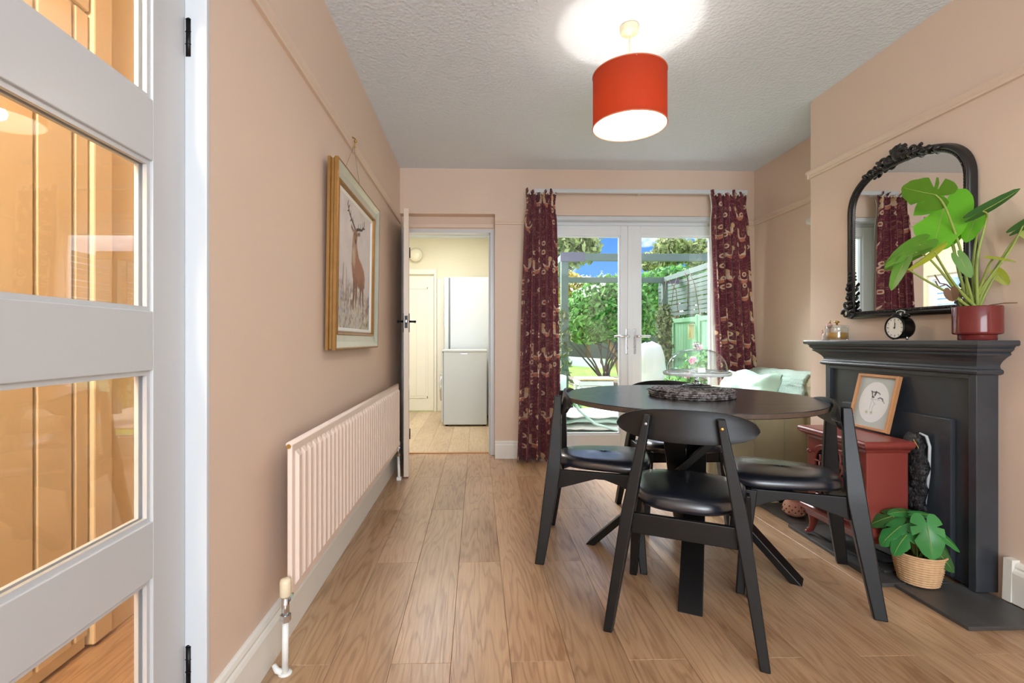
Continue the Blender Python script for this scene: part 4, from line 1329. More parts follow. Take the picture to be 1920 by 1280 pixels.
for s, yy in ((1, m1 + .014), (-1, m0 - .014)):
    mb = MB()
    scroll(mb, yy + s * .012, mz0 - .008, 0.030, 2.0 * PI, s, ang0=0, th=.010)
    scroll(mb, yy - s * .030, mz0 - .014, 0.024, 2.0 * PI, -s, ang0=PI / 2, th=.009)
    scroll(mb, yy + s * .008, mz0 + .042, 0.023, 2.0 * PI, s, ang0=PI, th=.009)
    for k in range(5):
        leafy(mb, yy, mz0 + .04 + .024 * k, 0.030, PI / 2 + .3 * (-1) ** k, w=.008)
    for k in range(3):
        mb.sphere((1.994, yy, mz0 + .175 + k * .018), .007 - .001 * k, 8, 6)
    mb.build('corner_ornament', M['black_carved'], fr)

# ------------------------------------------------------------------ red electric stove
st = thing('electric_stove', 'brick red freestanding electric stove with arched door on the hearth', 'stove', (1.76, 2.24, HT + .010))
S0, S1, SX0, SX1 = 2.035, 2.432, 1.682, 1.868
SB = HT + .011
body = MB().box(SX0, SX1, S0 + .012, S1 - .012, 0.165, 0.535, 0.006).build('body', M['stove_red'], st)
rings = []
for g, z in ((-0.004, .508), (0.004, .516), (0.010, .526), (0.022, .534), (0.030, .541), (0.033, .548), (0.033, .556), (0.029, .563), (0.020, .566)):
    rings.append([(SX0 - g, S0 + .012 - g, z), (SX1 + min(g, .004), S0 + .012 - g, z), (SX1 + min(g, .004), S1 - .012 + g, z), (SX0 - g, S1 - .012 + g, z)])
MB().loft(rings, False, True).build('top_plate', M['stove_red'], st, bevel=0.003)
rings = []
for g, z in ((-.004, .196), (0.006, .190), (0.016, .180), (0.024, .172), (0.027, .162), (0.024, .152), (0.010, .146), (0.004, .120)):
    rings.append([(SX0 - g, S0 + .012 - g, z), (SX1, S0 + .012 - g, z), (SX1, S1 - .012 + g, z), (SX0 - g, S1 - .012 + g, z)])
MB().loft(rings, False, True).build('base_plate', M['stove_red'], st, bevel=0.002)
MB().box(SX0 - .040, SX0, S0 + .05, S1 - .05, 0.196, 0.212, 0.005).build('ash_ledge', M['stove_red'], st)
for sy, yy in ((-1, S0 + .034), (1, S1 - .034)):
    for sx, xx in ((-1, SX0 + .022), (1, SX1 - .026)):
        pts = [(xx, yy, .150), (xx + sx * .004, yy + sy * .006, .115), (xx + sx * .002, yy + sy * .008, .080), (xx + sx * .008, yy + sy * .014, .045), (xx + sx * .018, yy + sy * .024, SB + .008), (xx + sx * .024, yy + sy * .030, SB + .006)]
        mb = MB().tube(pts, [.024, .022, .017, .013, .012, .006], 10)
        mb.lathe([(.015, .0), (.016, .004), (.010, .009), (.003, .010)], (xx + sx * .018, yy + sy * .024, SB), 12)
        mb.build('leg', M['stove_red'], st)
# door: arch-topped frame, lattice, dark glass, knob
dy0, dy1, dz0, dz1 = S0 + .062, S1 - .060, 0.225, 0.495


def rrect(g, top_r=.075, bot_r=.015):
    pts = []
    a0, a1, b0, b1 = dy0 + g, dy1 - g, dz0 + g, dz1 - g
    tr_, br_ = max(.004, top_r - g), max(.003, bot_r - g * .4)
    for (cy_, cz2, r_, s0) in ((a1 - tr_, b1 - tr_, tr_, 0), (a0 + tr_, b1 - tr_, tr_, PI / 2), (a0 + br_, b0 + br_, br_, PI), (a1 - br_, b0 + br_, br_, 1.5 * PI)):
        for k in range(7):
            a = s0 + k / 6 * PI / 2
            pts.append((cy_ + r_ * math.cos(a), cz2 + r_ * math.sin(a)))
    return pts


prof = [(0.0, SX0 + .001), (0.0, SX0 - .008), (0.004, SX0 - .012), (0.020, SX0 - .012), (0.024, SX0 - .008), (0.024, SX0 + .001)]
rings = [[(x, y, z) for y, z in rrect(g)] for g, x in prof]
dr_ = MB().loft(rings + [rings[0]], False, False).build('door', M['stove_red'], st)
mb = MB(); g2 = rrect(0.022); mb.add([(SX0 - .0015, y, z) for y, z in g2], [tuple(range(len(g2)))]); mb.build('door_glass', M['dark_glass'], dr_)
lat = []
zb_ = dz1 - .085
lat.append([(dy0 + .02, zb_), (dy1 - .02, zb_)])
for k in range(1, 7):
    yy = dy0 + .022 + k * (dy1 - dy0 - .044) / 7
    lat.append([(yy, zb_), (yy, dz1 - .022 - (.03 if k in (1, 6) else 0))])
cyy = (dy0 + dy1) / 2
for pts in lat:
    MB().tube([(SX0 - .008, y, z) for y, z in pts], 0.0045, 6).build('lattice_bar', M['stove_red'], dr_)
MB().tube([(SX0 - .009, cyy + .062 * math.cos(a * PI / 14), zb_ - .006 + .040 * math.sin(a * PI / 14)) for a in range(28)], 0.0045, 6, closed=True).build('lattice_oval', M['stove_red'], dr_)
for yy in (cyy - .085, cyy + .085):
    MB().tube([(SX0 - .008, yy, dz0 + .02), (SX0 - .008, yy, zb_)], 0.0045, 6).build('lattice_bar', M['stove_red'], dr_)
MB().tube([(SX0 - .008, dy0 + .02, dz0 + .085), (SX0 - .008, dy1 - .02, dz0 + .085)], 0.0045, 6).build('lattice_bar', M['stove_red'], dr_)
mb = MB().cyl((SX0 - .010, dy1 - .010, .452), (SX0 - .026, dy1 - .010, .452), .006).sphere((SX0 - .030, dy1 - .010, .452), .012, 12, 8)
mb.build('door_knob', M['stove_red'], dr_)
for zz in (.30, .44):
    MB().cyl((SX0 - .006, dy0 - .004, zz - .014), (SX0 - .006, dy0 - .004, zz + .014), .006).build('hinge', M['stove_red'], dr_)
mb = MB()
for k in range(3):
    mb.sphere((SX0 - .022, cyy - .045 + k * .03, .2165), .0065, 10, 6, (1, 1, .7))
tag(mb.build('control_buttons', M['white_plastic'], st), 'small pale control buttons on the ledge', kind='stuff')
tag(MB().tube([(1.84, 2.22, SB + .006), (1.79, 2.20, SB + .005), (1.75, 2.14, SB + .005), (1.77, 2.06, SB + .005), (1.83, 2.05, SB + .006), (1.86, 2.12, SB + .005), (1.83, 2.20, SB + .014), (1.87, 2.26, SB + .006)], .004, 7).build('power_cable', M['black_metal']),
    'black power cable coiled on the hearth beneath the red stove', 'cable')

# black plastic bag pushed behind the stove
t = NT('black_plastic_film'); tc = t.new('ShaderNodeTexCoord').outputs['Object']
t.bsdf(srgb(26, 26, 28), 0.22, 0, t.bump(t.noise(tc, 40, 5, 0.6, 1.2), 0.9, 0.02), 0.6); M['film'] = t.finish()
bg = thing('plastic_bag', 'crumpled black plastic bag with pale edge stuffed behind the red stove', 'bag', (1.918, 2.09, SB))
mb = MB(); rows = []
for j in range(15):
    f = j / 14; z = SB + .24 + f * .33
    row = []
    for k in range(16):
        a = 2 * PI * k / 16
        nn = mnoise.noise(Vector((math.cos(a) * 1.5, math.sin(a) * 1.5, f * 5)))
        row.append((1.908 + (.026 + .012 * nn) * math.cos(a) * min(1, (1 - f) * 5 + .3), 2.065 + (.055 + .020 * nn) * math.sin(a) * min(1, (1 - f) * 4 + .45), z))
    rows.append(row)
mb.loft(rows, True, True).build('bag_body', M['film'], bg)
MB().tube([(1.925, 2.028, SB + .27), (1.928, 2.016, SB + .40), (1.930, 2.014, SB + .52), (1.926, 2.024, SB + .562), (1.915, 2.045, SB + .572)], [.004, .006, .006, .006, .004], 8).build('pale_edge', simple('clear_film_edge', srgb(190, 196, 198), 0.2), bg)
MB().board((1.890, 2.046, SB + .545), (1.905, 2.030, SB + .50), (1, 1, 0), .03, .022, .002).build('paper_tag', simple('ochre_paper', srgb(196, 150, 82), 0.7), bg)

# ------------------------------------------------------------------ framed print leaning on the stove
fpz = 0.568
pr = thing('framed_print', 'small oak framed oval animal print leaning on top of the red stove', 'picture', (1.88, 2.28, fpz))
bx, tx, hh, y0_, y1_ = 1.878, 1.940, 0.268, 2.163, 2.396


def prp(d, y, h):
    """d: towards the viewer (-x side), h: height along the leaning frame"""
    f = h / hh
    nx, nz = math.cos(math.atan2(tx - bx, hh)), math.sin(math.atan2(tx - bx, hh))
    return (bx + (tx - bx) * f - d * nx, y, fpz + .004 + hh * .975 * f + d * nz * 1.0)


def fring(prof):
    return MB().loft([[prp(d, y0_ + g, g), prp(d, y1_ - g, g), prp(d, y1_ - g, hh - g), prp(d, y0_ + g, hh - g)] for g, d in prof], False, False)


fring([(0.0, -.008), (0.0, .010), (0.002, .012), (0.012, .012), (0.014, .010), (0.014, .001)]).build('frame', M['pale_oak_frame'], pr)
MB().add([prp(-.004, y0_ + .002, .002), prp(-.004, y1_ - .002, .002), prp(-.004, y1_ - .002, hh - .002), prp(-.004, y0_ + .002, hh - .002)], [(0, 1, 2, 3)]).build('backing_board', M['pale_oak_frame'], pr)


def paint_print(u, v):
    # u runs from the far side (left in view) to the near side
    col = np.zeros(u.shape + (3,)); col[:] = np.array([196, 203, 198]) / 255.
    n2 = vnoise(u, v, 30, 8)
    d = np.hypot((u - .5) / .40, (v - .5) / .405)
    col = over(col, np.clip((1.02 - d) * 30, 0, 1) * .35, (150, 156, 150))
    col = over(col, np.clip((1 - d) * 60, 0, 1), (240, 239, 236))
    bk = (48, 46, 48)
    for pts, r in (([(.40, .70), (.46, .695), (.53, .70)], .012), ([(.41, .69), (.43, .64), (.45, .60)], .014), ([(.52, .70), (.50, .64)], .022), ([(.53, .70), (.59, .69), (.63, .665)], .010),
                   ([(.44, .60), (.48, .595)], .016), ([(.60, .58), (.66, .60), (.72, .58), (.735, .55)], (.010, .014)), ([(.735, .55), (.79, .505)], .005), ([(.38, .71), (.41, .70)], .008)):
        col = over(col, stroke(u, v, pts, r, .01) * (.55 + .45 * n2), bk)
    for pts, r in (([(.40, .56), (.55, .555), (.66, .55)], .006), ([(.47, .54), (.50, .50), (.56, .46)], .007), ([(.45, .58), (.44, .42), (.43, .34)], .006), ([(.53, .46), (.50, .38), (.51, .32)], .006)):
        col = over(col, stroke(u, v, pts, r, .012) * .5, (150, 152, 158))
    for c_, s_ in (((.37, .29), .035), ((.50, .29), .032)):
        g = np.exp(-(((u - c_[0]) / s_) ** 2 + ((v - c_[1]) / .028) ** 2)) * (.4 + .6 * n2)
        col = over(col, g * .9, (140, 156, 92))
    return np.clip(col, 0, 1)


painted_grid('print_sheet', 'print_paint', 1, 1, 120, 130, paint_print, lambda u, v: prp(.0015, y1_ - .010 - u * (y1_ - y0_ - .020), .010 + v * (hh - .020)), pr)
MB().add([prp(.006, y0_ + .013, .013), prp(.006, y1_ - .013, .013), prp(.006, y1_ - .013, hh - .013), prp(.006, y0_ + .013, hh - .013)], [(0, 1, 2, 3)]).build('glass', thin_glass('print_glass', (1, 1, 1, 1), 0.02, -0.02), pr)

# ------------------------------------------------------------------ on the mantelshelf
SH = 1.0005
ck = thing('alarm_clock', 'small black twin-bell alarm clock on the mantelshelf', 'clock', (1.93, 2.155, SH))
cc = (1.93, 2.155, SH + .058)


def xlathe(prof, c, n=32):
    rings = []
    for r, dx in prof:
        rings.append([(c[0] + dx, c[1] + r * math.cos(2 * PI * k / n), c[2] + r * math.sin(2 * PI * k / n)) for k in range(n)])
    return MB().loft(rings, True, True)


xlathe([(.038, .030), (.047, .026), (.050, .014), (.050, -.018), (.0535, -.022), (.0535, -.030), (.050, -.033), (.047, -.031), (.046, -.027)], cc).build('case', M['black_metal'], ck)
dial = xlathe([(.046, -.0268), (.046, -.0275)], cc).build('dial', simple('white_dial', srgb(232, 230, 220), 0.5), ck)
mb = MB()
for k in range(12):
    a = k * PI / 6
    r0 = .036 if k % 3 else .033
    mb.board((cc[0] - .028, cc[1] + r0 * math.cos(a), cc[2] + r0 * math.sin(a)), (cc[0] - .028, cc[1] + .042 * math.cos(a), cc[2] + .042 * math.sin(a)), (0, -math.sin(a), math.cos(a)), .0022, .0022, .0006)
tag(mb.build('hour_marks', M['black_metal'], dial), kind='stuff')
for a, L, w in ((R(92), .034, .0022), (R(100), .022, .003)):
    MB().board((cc[0] - .0288, cc[1] - .006 * math.cos(a), cc[2] - .006 * math.sin(a)), (cc[0] - .0288, cc[1] + L * math.cos(a), cc[2] + L * math.sin(a)), (0, -math.sin(a), math.cos(a)), w, w * .5, .0006).build('hand', M['black_metal'], dial)
MB().cyl((cc[0] - .028, cc[1], cc[2]), (cc[0] - .0305, cc[1], cc[2]), .003).build('hand_boss', M['black_metal'], dial)
for s in (-1, 1):
    MB().tube([(cc[0], cc[1] + s * .030, cc[2] - .035), (cc[0] - .004, cc[1] + s * .038, SH + .004)], [.005, .0045], 8).build('foot', M['chrome'], ck)
    mb = MB().lathe([(.002, .016), (.010, .014), (.016, .008), (.018, .0), (.016, -.002)], (cc[0], cc[1] + s * .025, cc[2] + .048), 18)
    mb.build('bell', M['black_metal'], ck)
MB().tube([(cc[0], cc[1] - .022, cc[2] + .060), (cc[0], cc[1] - .020, cc[2] + .074), (cc[0], cc[1], cc[2] + .079), (cc[0], cc[1] + .020, cc[2] + .074), (cc[0], cc[1] + .022, cc[2] + .060)], .0025, 8).build('carry_handle', M['chrome'], ck)
MB().cyl((cc[0], cc[1], cc[2] + .048), (cc[0], cc[1], cc[2] + .068), .004).build('hammer', M['chrome'], ck)

jc = (1.950, 2.572, SH)
jr = thing('candle_jar', 'glass jar candle with amber wax and brass lid knob on the mantelshelf', 'candle', jc)
mb = MB().lathe([(.048, .001), (.052, .004), (.053, .010), (.053, .068), (.051, .072), (.048, .072), (.049, .066), (.049, .010), (.001, .006)], jc, 36)
mb.build('glass_jar', M['dome_glass'], jr)
MB().lathe([(.001, .007), (.0485, .007), (.0485, .042), (.001, .040)], jc, 32).build('wax', simple('amber_wax', srgb(232, 170, 82), 0.5, Subsurface_Weight=0.2), jr)
lid = MB().lathe([(.052, .0725), (.053, .076), (.050, .080), (.030, .083), (.001, .084)], jc, 36).build('lid', M['dome_glass'], jr)
MB().lathe([(.005, .083), (.005, .092), (.012, .096), (.012, .102), (.004, .106), (.001, .106)], jc, 18).build('lid_knob', M['brass'], lid)
M['pink_china'] = simple('pink_china', srgb(232, 186, 178), 0.3)
og = thing('ornament', 'small pink and white china ornament left of the candle jar', 'ornament', (1.952, 2.660, SH))
mb = MB().lathe([(.018, .0), (.020, .004), (.016, .010), (.018, .022), (.014, .036), (.006, .046), (.001, .047)], (1.952, 2.660, SH), 18)
mb.build('body', simple('white_china', srgb(240, 232, 226), 0.3), og)
MB().tube([(1.952, 2.650, SH + .030), (1.952, 2.640, SH + .050), (1.952, 2.634, SH + .068)], [.012, .012, .010], 10).build('neck', M['pink_china'], og)
MB().sphere((1.952, 2.632, SH + .082), .015, 14, 9).build('head', M['pink_china'], og)
mb = MB().cyl((1.952, 2.628, SH + .092), (1.952, 2.622, SH + .112), .006, .001, 8)
mb.build('tip', M['brass'], og)
mb = MB().tube([(1.952, 2.676, SH + .015), (1.952, 2.686, SH + .035), (1.952, 2.684, SH + .060)], [.007, .007, .003], 8)
mb.build('tail', M['pink_china'], og)


# ------------------------------------------------------------------ leaves
HEART = [(0, 1.0), (18, .93), (40, .80), (62, .72), (85, .68), (110, .66), (135, .62), (155, .52), (168, .36), (180, .12)]


def heart_r(deg):
    d = abs(deg)
    for (a, ra), (b, rb) in zip(HEART, HEART[1:]):
        if d <= b:
            f = (d - a) / (b - a); f = f * f * (3 - 2 * f)
            return ra + (rb - ra) * f
    return .12


def leaf_mesh(base, tip, normal, width=1.0, cuts=(), droop=0.15, fold=0.12, curl=0.0, n=72, back=0.22):
    """heart-shaped leaf: petiole joins at base, blade ends at tip"""
    base, tip = Vector(base), Vector(tip)
    d = tip - base; L = d.length; d.normalize()
    nrm = Vector(normal); nrm = (nrm - d * nrm.dot(d)).normalized(); s = d.cross(nrm)
    vs = [base]; rings_ = (0.30, 0.62, 0.84, 1.0)
    for q in rings_:
        for k in range(n):
            deg = -180 + 360 * k / n
            r = heart_r(deg)
            for (c, w, depth) in cuts:
                dd = abs(deg - c)
                if dd < w:
                    lim = depth + (1 - depth) * (dd / w) ** 2.5
                    if q > lim: r = r * lim / q
            a = R(deg)
            x = math.cos(a) * r * q; y = math.sin(a) * r * q * width
            h = -droop * (max(0, x) ** 2) * 1.0 + fold * abs(y) - curl * y * y - droop * .5 * min(0, x) ** 2
            vs.append(base + (d * x + s * y + nrm * h) * L)
    fs = []
    for k in range(n):
        fs.append((0, 1 + k, 1 + (k + 1) % n))
    for i in range(len(rings_) - 1):
        for k in range(n):
            a = 1 + i * n + k; b = 1 + i * n + (k + 1) % n
            fs.append((a, a + n, b + n, b))
    mb = MB(); mb.add(vs, fs, True)
    return mb


PXC, PYC = 1.945, 1.832
mo = thing('potted_monstera', 'tall swiss cheese plant in a maroon glazed pot on the mantelshelf', 'plant', (PXC, PYC, SH))
pot = MB().lathe([(.054, .0), (.056, .003), (.056, .020), (.057, .022), (.069, .023), (.0725, .027), (.073, .032), (.073, .128), (.071, .132), (.067, .131), (.066, .110), (.001, .108)], (PXC, PYC, SH), 48).build('pot', M['maroon_ceramic'], mo)
MB().lathe([(.001, .118), (.03, .120), (.0655, .114)], (PXC, PYC, SH), 24).build('soil', M['soil'], pot)

view = Vector((-0.72, -0.69, 0.0))      # roughly towards the middle of the room
root = Vector((1.925, 1.832, SH + .118))
LV = [  # base, tip, normal, width, material, cuts, droop, fold, curl, stem mid points
    ((1.748, 1.80, 1.556), (1.664, 1.855, 1.596), (-.36, -.62, -.70), .92, 'leaf_mid', ((62, 5, .34), (84, 5, .30), (-58, 6, .42)), .10, .04, 0, [(1.880, 1.82, 1.30), (1.790, 1.80, 1.50)]),
    ((1.838, 1.86, 1.520), (1.765, 1.83, 1.345), (-.66, -.72, .16), 0.66, 'leaf_bright', ((64, 8, .42),), .06, .04, 0, [(1.878, 1.84, 1.28), (1.846, 1.85, 1.45)]),
    ((1.722, 1.84, 1.372), (1.598, 1.84, 1.296), (-.30, -.80, .50), 0.42, 'leaf_mid', (), .25, -.10, 0, [(1.850, 1.83, 1.22), (1.770, 1.83, 1.34)]),
    ((1.672, 1.80, 1.335), (1.553, 1.80, 1.286), (-.25, -.55, .80), 0.30, 'leaf_mid', (), .10, .30, 0, [(1.840, 1.82, 1.20), (1.735, 1.81, 1.312)]),
    ((1.602, 1.78, 1.282), (1.555, 1.78, 1.192), (-.75, -.45, .25), 0.34, 'leaf_mid', (), .10, .30, 0, [(1.840, 1.82, 1.17), (1.700, 1.80, 1.235)]),
    ((1.666, 1.72, 1.326), (1.588, 1.74, 1.257), (.20, -.75, -.55), 0.30, 'leaf_yellow', (), .05, .30, 0, [(1.850, 1.80, 1.18), (1.750, 1.76, 1.255)]),
    ((1.944, 1.84, 1.475), (1.880, 1.81, 1.385), (-.60, -.70, .30), 0.42, 'leaf_bright', (), .12, .05, .2, [(1.915, 1.82, 1.28), (1.945, 1.83, 1.44)]),
    ((1.868, 1.74, 1.478), (1.952, 1.68, 1.538), (-.10, -.72, -.62), 0.32, 'leaf_dark', (), .10, -.20, 0, [(1.900, 1.79, 1.30), (1.912, 1.77, 1.44), (1.895, 1.75, 1.470)]),
    ((1.975, 1.70, 1.415), (2.025, 1.64, 1.470), (-.20, -.70, -.60), 0.34, 'leaf_dark', (), .10, -.15, 0, [(1.935, 1.79, 1.22), (1.970, 1.74, 1.33)]),
    ((1.888, 1.72, 1.300), (1.930, 1.68, 1.282), (-.20, -.60, .75), 0.26, 'leaf_yellow', (), .05, .20, 0, [(1.925, 1.80, 1.21), (1.905, 1.75, 1.285)]),
    ((1.994, 1.80, 1.255), (2.012, 1.78, 1.210), (-.80, -.55, .10), 0.55, 'leaf_yellow', (), .05, .10, 0, [(1.955, 1.82, 1.16), (1.985, 1.81, 1.235)]),
    ((1.825, 1.78, 1.305), (1.848, 1.76, 1.235), (-.55, -.80, .10), 0.42, 'leaf_mid', (), .10, .15, 0, [(1.895, 1.81, 1.18), (1.845, 1.79, 1.28)]),
    ((1.900, 1.90, 1.425), (1.825, 1.90, 1.360), (-.50, -.80, .20), 0.60, 'leaf_bright', (), .08, .05, 0, [(1.905, 1.86, 1.25), (1.910, 1.89, 1.38)]),
    ((2.000, 1.72, 1.405), (2.018, 1.70, 1.360), (-.70, -.70, .10), 0.55, 'leaf_yellow', (), .05, .10, 0, [(1.940, 1.80, 1.20), (1.975, 1.75, 1.34)]),
]
rsl = random.Random(3)
for (b, tp, nm, w, mt, cuts, dp, fo, cu, mid) in LV:
    lf = leaf_mesh(b, tp, nm, w, cuts, dp, fo, cu).build('leaf', M[mt], mo, fix=False)
    r0 = root + Vector((rsl.uniform(-.022, .022), rsl.uniform(-.022, .022), 0))
    pts = [r0] + [Vector(p) for p in mid] + [Vector(b)]
    # smooth the stem
    sm = []
    for i in range(len(pts) - 1):
        p0 = pts[max(0, i - 1)]; p1 = pts[i]; p2 = pts[i + 1]; p3 = pts[min(len(pts) - 1, i + 2)]
        for k in range(6):
            f = k / 6
            sm.append(0.5 * ((2 * p1) + (p2 - p0) * f + (2 * p0 - 5 * p1 + 4 * p2 - p3) * f * f + (3 * p1 - p0 - 3 * p2 + p3) * f ** 3))
    sm.append(pts[-1])
    nS = len(sm)
    MB().tube(sm, [.0058 - .0034 * i / nS for i in range(nS)], 7).build('stem', M['petiole'], mo)
    mb = MB(); L = Vector(tp) - Vector(b)
    nn = Vector(nm); nn = (nn - L.normalized() * nn.dot(L.normalized())).normalized()
    mb.tube([Vector(b) + L * f - nn * L.length * (dp * f * f) for f in (0, .2, .4, .6, .8, .97)], [.0016, .0014, .0012, .001, .0008, .0004], 5)
    mb.build('midrib', M['petiole'], lf)
M['brown_root'] = simple('brown_aerial_root', srgb(110, 82, 58), 0.7)
for pts in ([root, (1.965, 1.80, SH + .135), (1.985, 1.77, SH + .140), (2.000, 1.74, SH + .139)], [root, (1.860, 1.82, 1.175), (1.800, 1.81, 1.215), (1.765, 1.80, 1.218), (1.745, 1.80, 1.250)],
            [root, (1.930, 1.84, 1.18), (1.935, 1.85, 1.20)], [(1.800, 1.81, 1.215), (1.770, 1.81, 1.205), (1.748, 1.80, 1.225)]):
    MB().tube(pts, .0024, 6).build('aerial_root', M['brown_root'], mo)
leaf_mesh((1.808, 1.80, 1.186), (1.818, 1.80, 1.148), (-.7, -.7, 0), .8, (), .3, .3).build('dry_leaf', M['brown_root'], mo, fix=False)

# small plant in a basket on the hearth
BX, BY = 1.800, 1.928
HB = HT + .0005
bp = thing('potted_plant', 'small bushy green plant in a woven straw basket at the foot of the fireplace', 'plant', (BX, BY, HB))
t = NT('woven_straw'); tc = t.new('ShaderNodeTexCoord').outputs['Object']
f = t.noise(tc, 60, 3); t.bsdf(t.mixc(f, srgb(226, 190, 146), srgb(196, 152, 108)), 0.7); M['straw'] = t.finish()
prof = []
NB = 12
for k in range(NB * 4 + 1):
    z = 0.002 + k / (NB * 4) * 0.118
    prof.append((.064 + .022 * (k / (NB * 4)) ** .8 + 0.0025 * math.sin(k * PI / 2), z))
bk = MB().lathe([(.001, .002)] + prof + [(.080, .120), (.060, .01), (.001, .008)], (BX, BY, HB), 72, wob=lambda a, k: 0.030 * math.sin(22 * a + (PI if (k // 2) % 2 else 0)) if 1 <= k <= NB * 4 + 1 else 0).build('basket', M['straw'], bp)
MB().tube([(BX + .0865 * math.cos(a * PI / 20), BY + .0865 * math.sin(a * PI / 20), HB + .122) for a in range(40)], .0045, 7, closed=True).build('basket_rim', M['straw'], bk)
MB().lathe([(.001, .104), (.076, .100)], (BX, BY, HB), 24).build('soil', M['soil'], bp)
SL = [  # base and tip relative to the basket centre
    ((-.020, -.062, .245), (-.040, -.112, .142), (-.5, -.75, .45), .66, 'faux_leaf', ((60, 6, .5), (-60, 6, .5), (95, 5, .55), (-95, 5, .55))),
    ((-.060, .020, .215), (-.140, .030, .150), (-.3, -.4, .85), .60, 'faux_leaf', ((60, 6, .5), (-60, 6, .5), (-95, 5, .55))),
    ((-.062, -.010, .190), (-.132, -.025, .135), (-.5, -.3, .8), .60, 'faux_leaf', ((60, 6, .5), (-70, 6, .5))),
    ((-.050, .070, .240), (-.120, .110, .200), (-.3, -.6, .7), .60, 'faux_leaf_dark', ((60, 6, .5), (-60, 6, .5))),
    ((.010, .060, .262), (-.065, .060, .272), (-.2, -.4, .9), .55, 'faux_leaf', ()),
    ((.015, .020, .270), (.075, -.010, .275), (-.1, -.5, .85), .38, 'faux_leaf', ()),
    ((.035, -.020, .222), (.110, -.085, .172), (-.1, -.55, .8), .34, 'faux_leaf', ()),
    ((.016, -.055, .155), (.062, -.105, .085), (-.35, -.75, .55), .46, 'faux_leaf_dark', ()),
    ((.045, -.020, .175), (.085, -.070, .105), (-.2, -.7, .6), .46, 'faux_leaf_dark', ()),
    ((-.010, .050, .225), (-.060, .100, .170), (-.4, -.4, .8), .60, 'faux_leaf_dark', ()),
]
c0 = Vector((BX, BY, HB))
for k, (b, tp, nm, w, mt, cuts) in enumerate(SL):
    B_, T_ = c0 + Vector(b), c0 + Vector(tp)
    lf = leaf_mesh(B_, T_, nm, w, cuts, .32, -.18, .1, 60).build('leaf', M[mt], bp, fix=False)
    D_ = T_ - B_; n_ = Vector(nm); n_ = (n_ - D_.normalized() * n_.dot(D_.normalized())).normalized()
    MB().tube([B_ + D_ * f - n_ * D_.length * .32 * f * f for f in (0, .25, .5, .75, .96)], [.0018, .0015, .0012, .0009, .0004], 5).build('midrib', M['petiole'], lf)
    r0 = c0 + Vector((rsl.uniform(-.02, .02), rsl.uniform(-.02, .02), .10))
    MB().tube([r0, r0.lerp(B_, .5) + Vector((0, 0, .03)), B_ + (B_ - T_).normalized() * .006, B_], [.003, .0026, .002, .0018], 6).build('stem', M['petiole'], bp)

# pink pierced oil burner and black dish on the hearth
OX, OY = 1.784, 2.672
ob = thing('oil_burner', 'round pink pierced ceramic oil burner on the end of the slate hearth', 'oil burner', (OX, OY, HB))
M['pink_ceramic'] = simple('pink_ceramic', srgb(232, 178, 156), 0.4, noise_scale=12, noise_amt=0.06)
pr_ = [(.030, .0), (.044, .006), (.056, .022), (.060, .042), (.056, .064), (.044, .082), (.038, .088), (.042, .094), (.039, .097), (.034, .092), (.032, .086), (.030, .080), (.001, .072)]
MB().lathe([(.001, .0)] + pr_, (OX, OY, HB), 40).build('body', M['pink_ceramic'], ob)
M['hole_dark'] = simple('burner_inside', srgb(120, 74, 62), 0.9)
mb = MB()
for ring, (rr, z) in enumerate(((.0588, .030), (.0602, .044), (.0560, .062))):
    for k in range(12):
        a = 2 * PI * (k + .5 * (ring % 2)) / 12
        c = Vector((OX + rr * math.cos(a), OY + rr * math.sin(a), HB + z))
        dirv = Vector((math.cos(a), math.sin(a), (z - .042) * 10)).normalized()
        mb.cyl(c - dirv * .003, c + dirv * .0012, .0042, n=8)
tag(mb.build('pierced_holes', M['hole_dark'], ob), kind='stuff')
mb = MB()
for k in range(8):
    a = 2 * PI * (k + .3) / 8
    mb.sphere((OX + .0565 * math.cos(a), OY + .0565 * math.sin(a), HB + .024), .005, 8, 5)
tag(mb.build('raised_dots', simple('cream_dots', srgb(244, 220, 196), .4), ob), kind='stuff')
ds = thing('dish', 'flat black round dish with a loop of white cord lying behind the pink oil burner', 'dish', (1.915, 2.985, 0))
MB().lathe([(.001, .004), (.075, .0), (.105, .020), (.112, .040), (.108, .042), (.10, .024), (.07, .008), (.001, .008)], (1.915, 2.985, 0.0), 40).build('bowl', M['black_metal'], ds)
MB().tube([(1.86, 2.89, .045), (1.87, 2.92, .060), (1.90, 2.97, .030), (1.94, 2.93, .046), (1.97, 2.90, .050)], .0025, 6).build('white_cord', M['white_plastic'], ds)
tag(MB().tube([(1.800, 2.915, .006), (1.815, 2.905, .008), (1.838, 2.905, .008)], [.010, .012, .010], 8).build('plug', M['cream_plastic']), 'small cream plug lying on the floor beside the black dish', 'plug')

# ------------------------------------------------------------------ armchair in the alcove with throws
ac = thing('armchair', 'olive beige armchair with rolled back in the alcove behind the table', 'armchair', (1.9, 3.55, 0))
t = NT('beige_upholstery'); tc = t.new('ShaderNodeTexCoord').outputs['Object']
f = t.noise(tc, 260, 2); f2 = t.noise(tc, 5, 4)
t.bsdf(t.mixc(f2, srgb(150, 142, 112), srgb(172, 164, 134)), 0.9, 0, t.bump(f, 0.25, 0.002), 0.2, Sheen_Weight=0.2); M['upholstery'] = t.finish()
M['piping'] = simple('sage_piping', srgb(150, 156, 122), 0.8)
A0, A1 = 3.115, 3.90
MB().box(1.52, 2.35, A0 + .02, A1 - .02, 0.10, 0.36, 0.02).build('seat_base', M['upholstery'], ac)
MB().box(1.50, 2.14, A0 + .16, A1 - .16, 0.355, 0.49, 0.05).build('seat_cushion', M['upholstery'], ac)
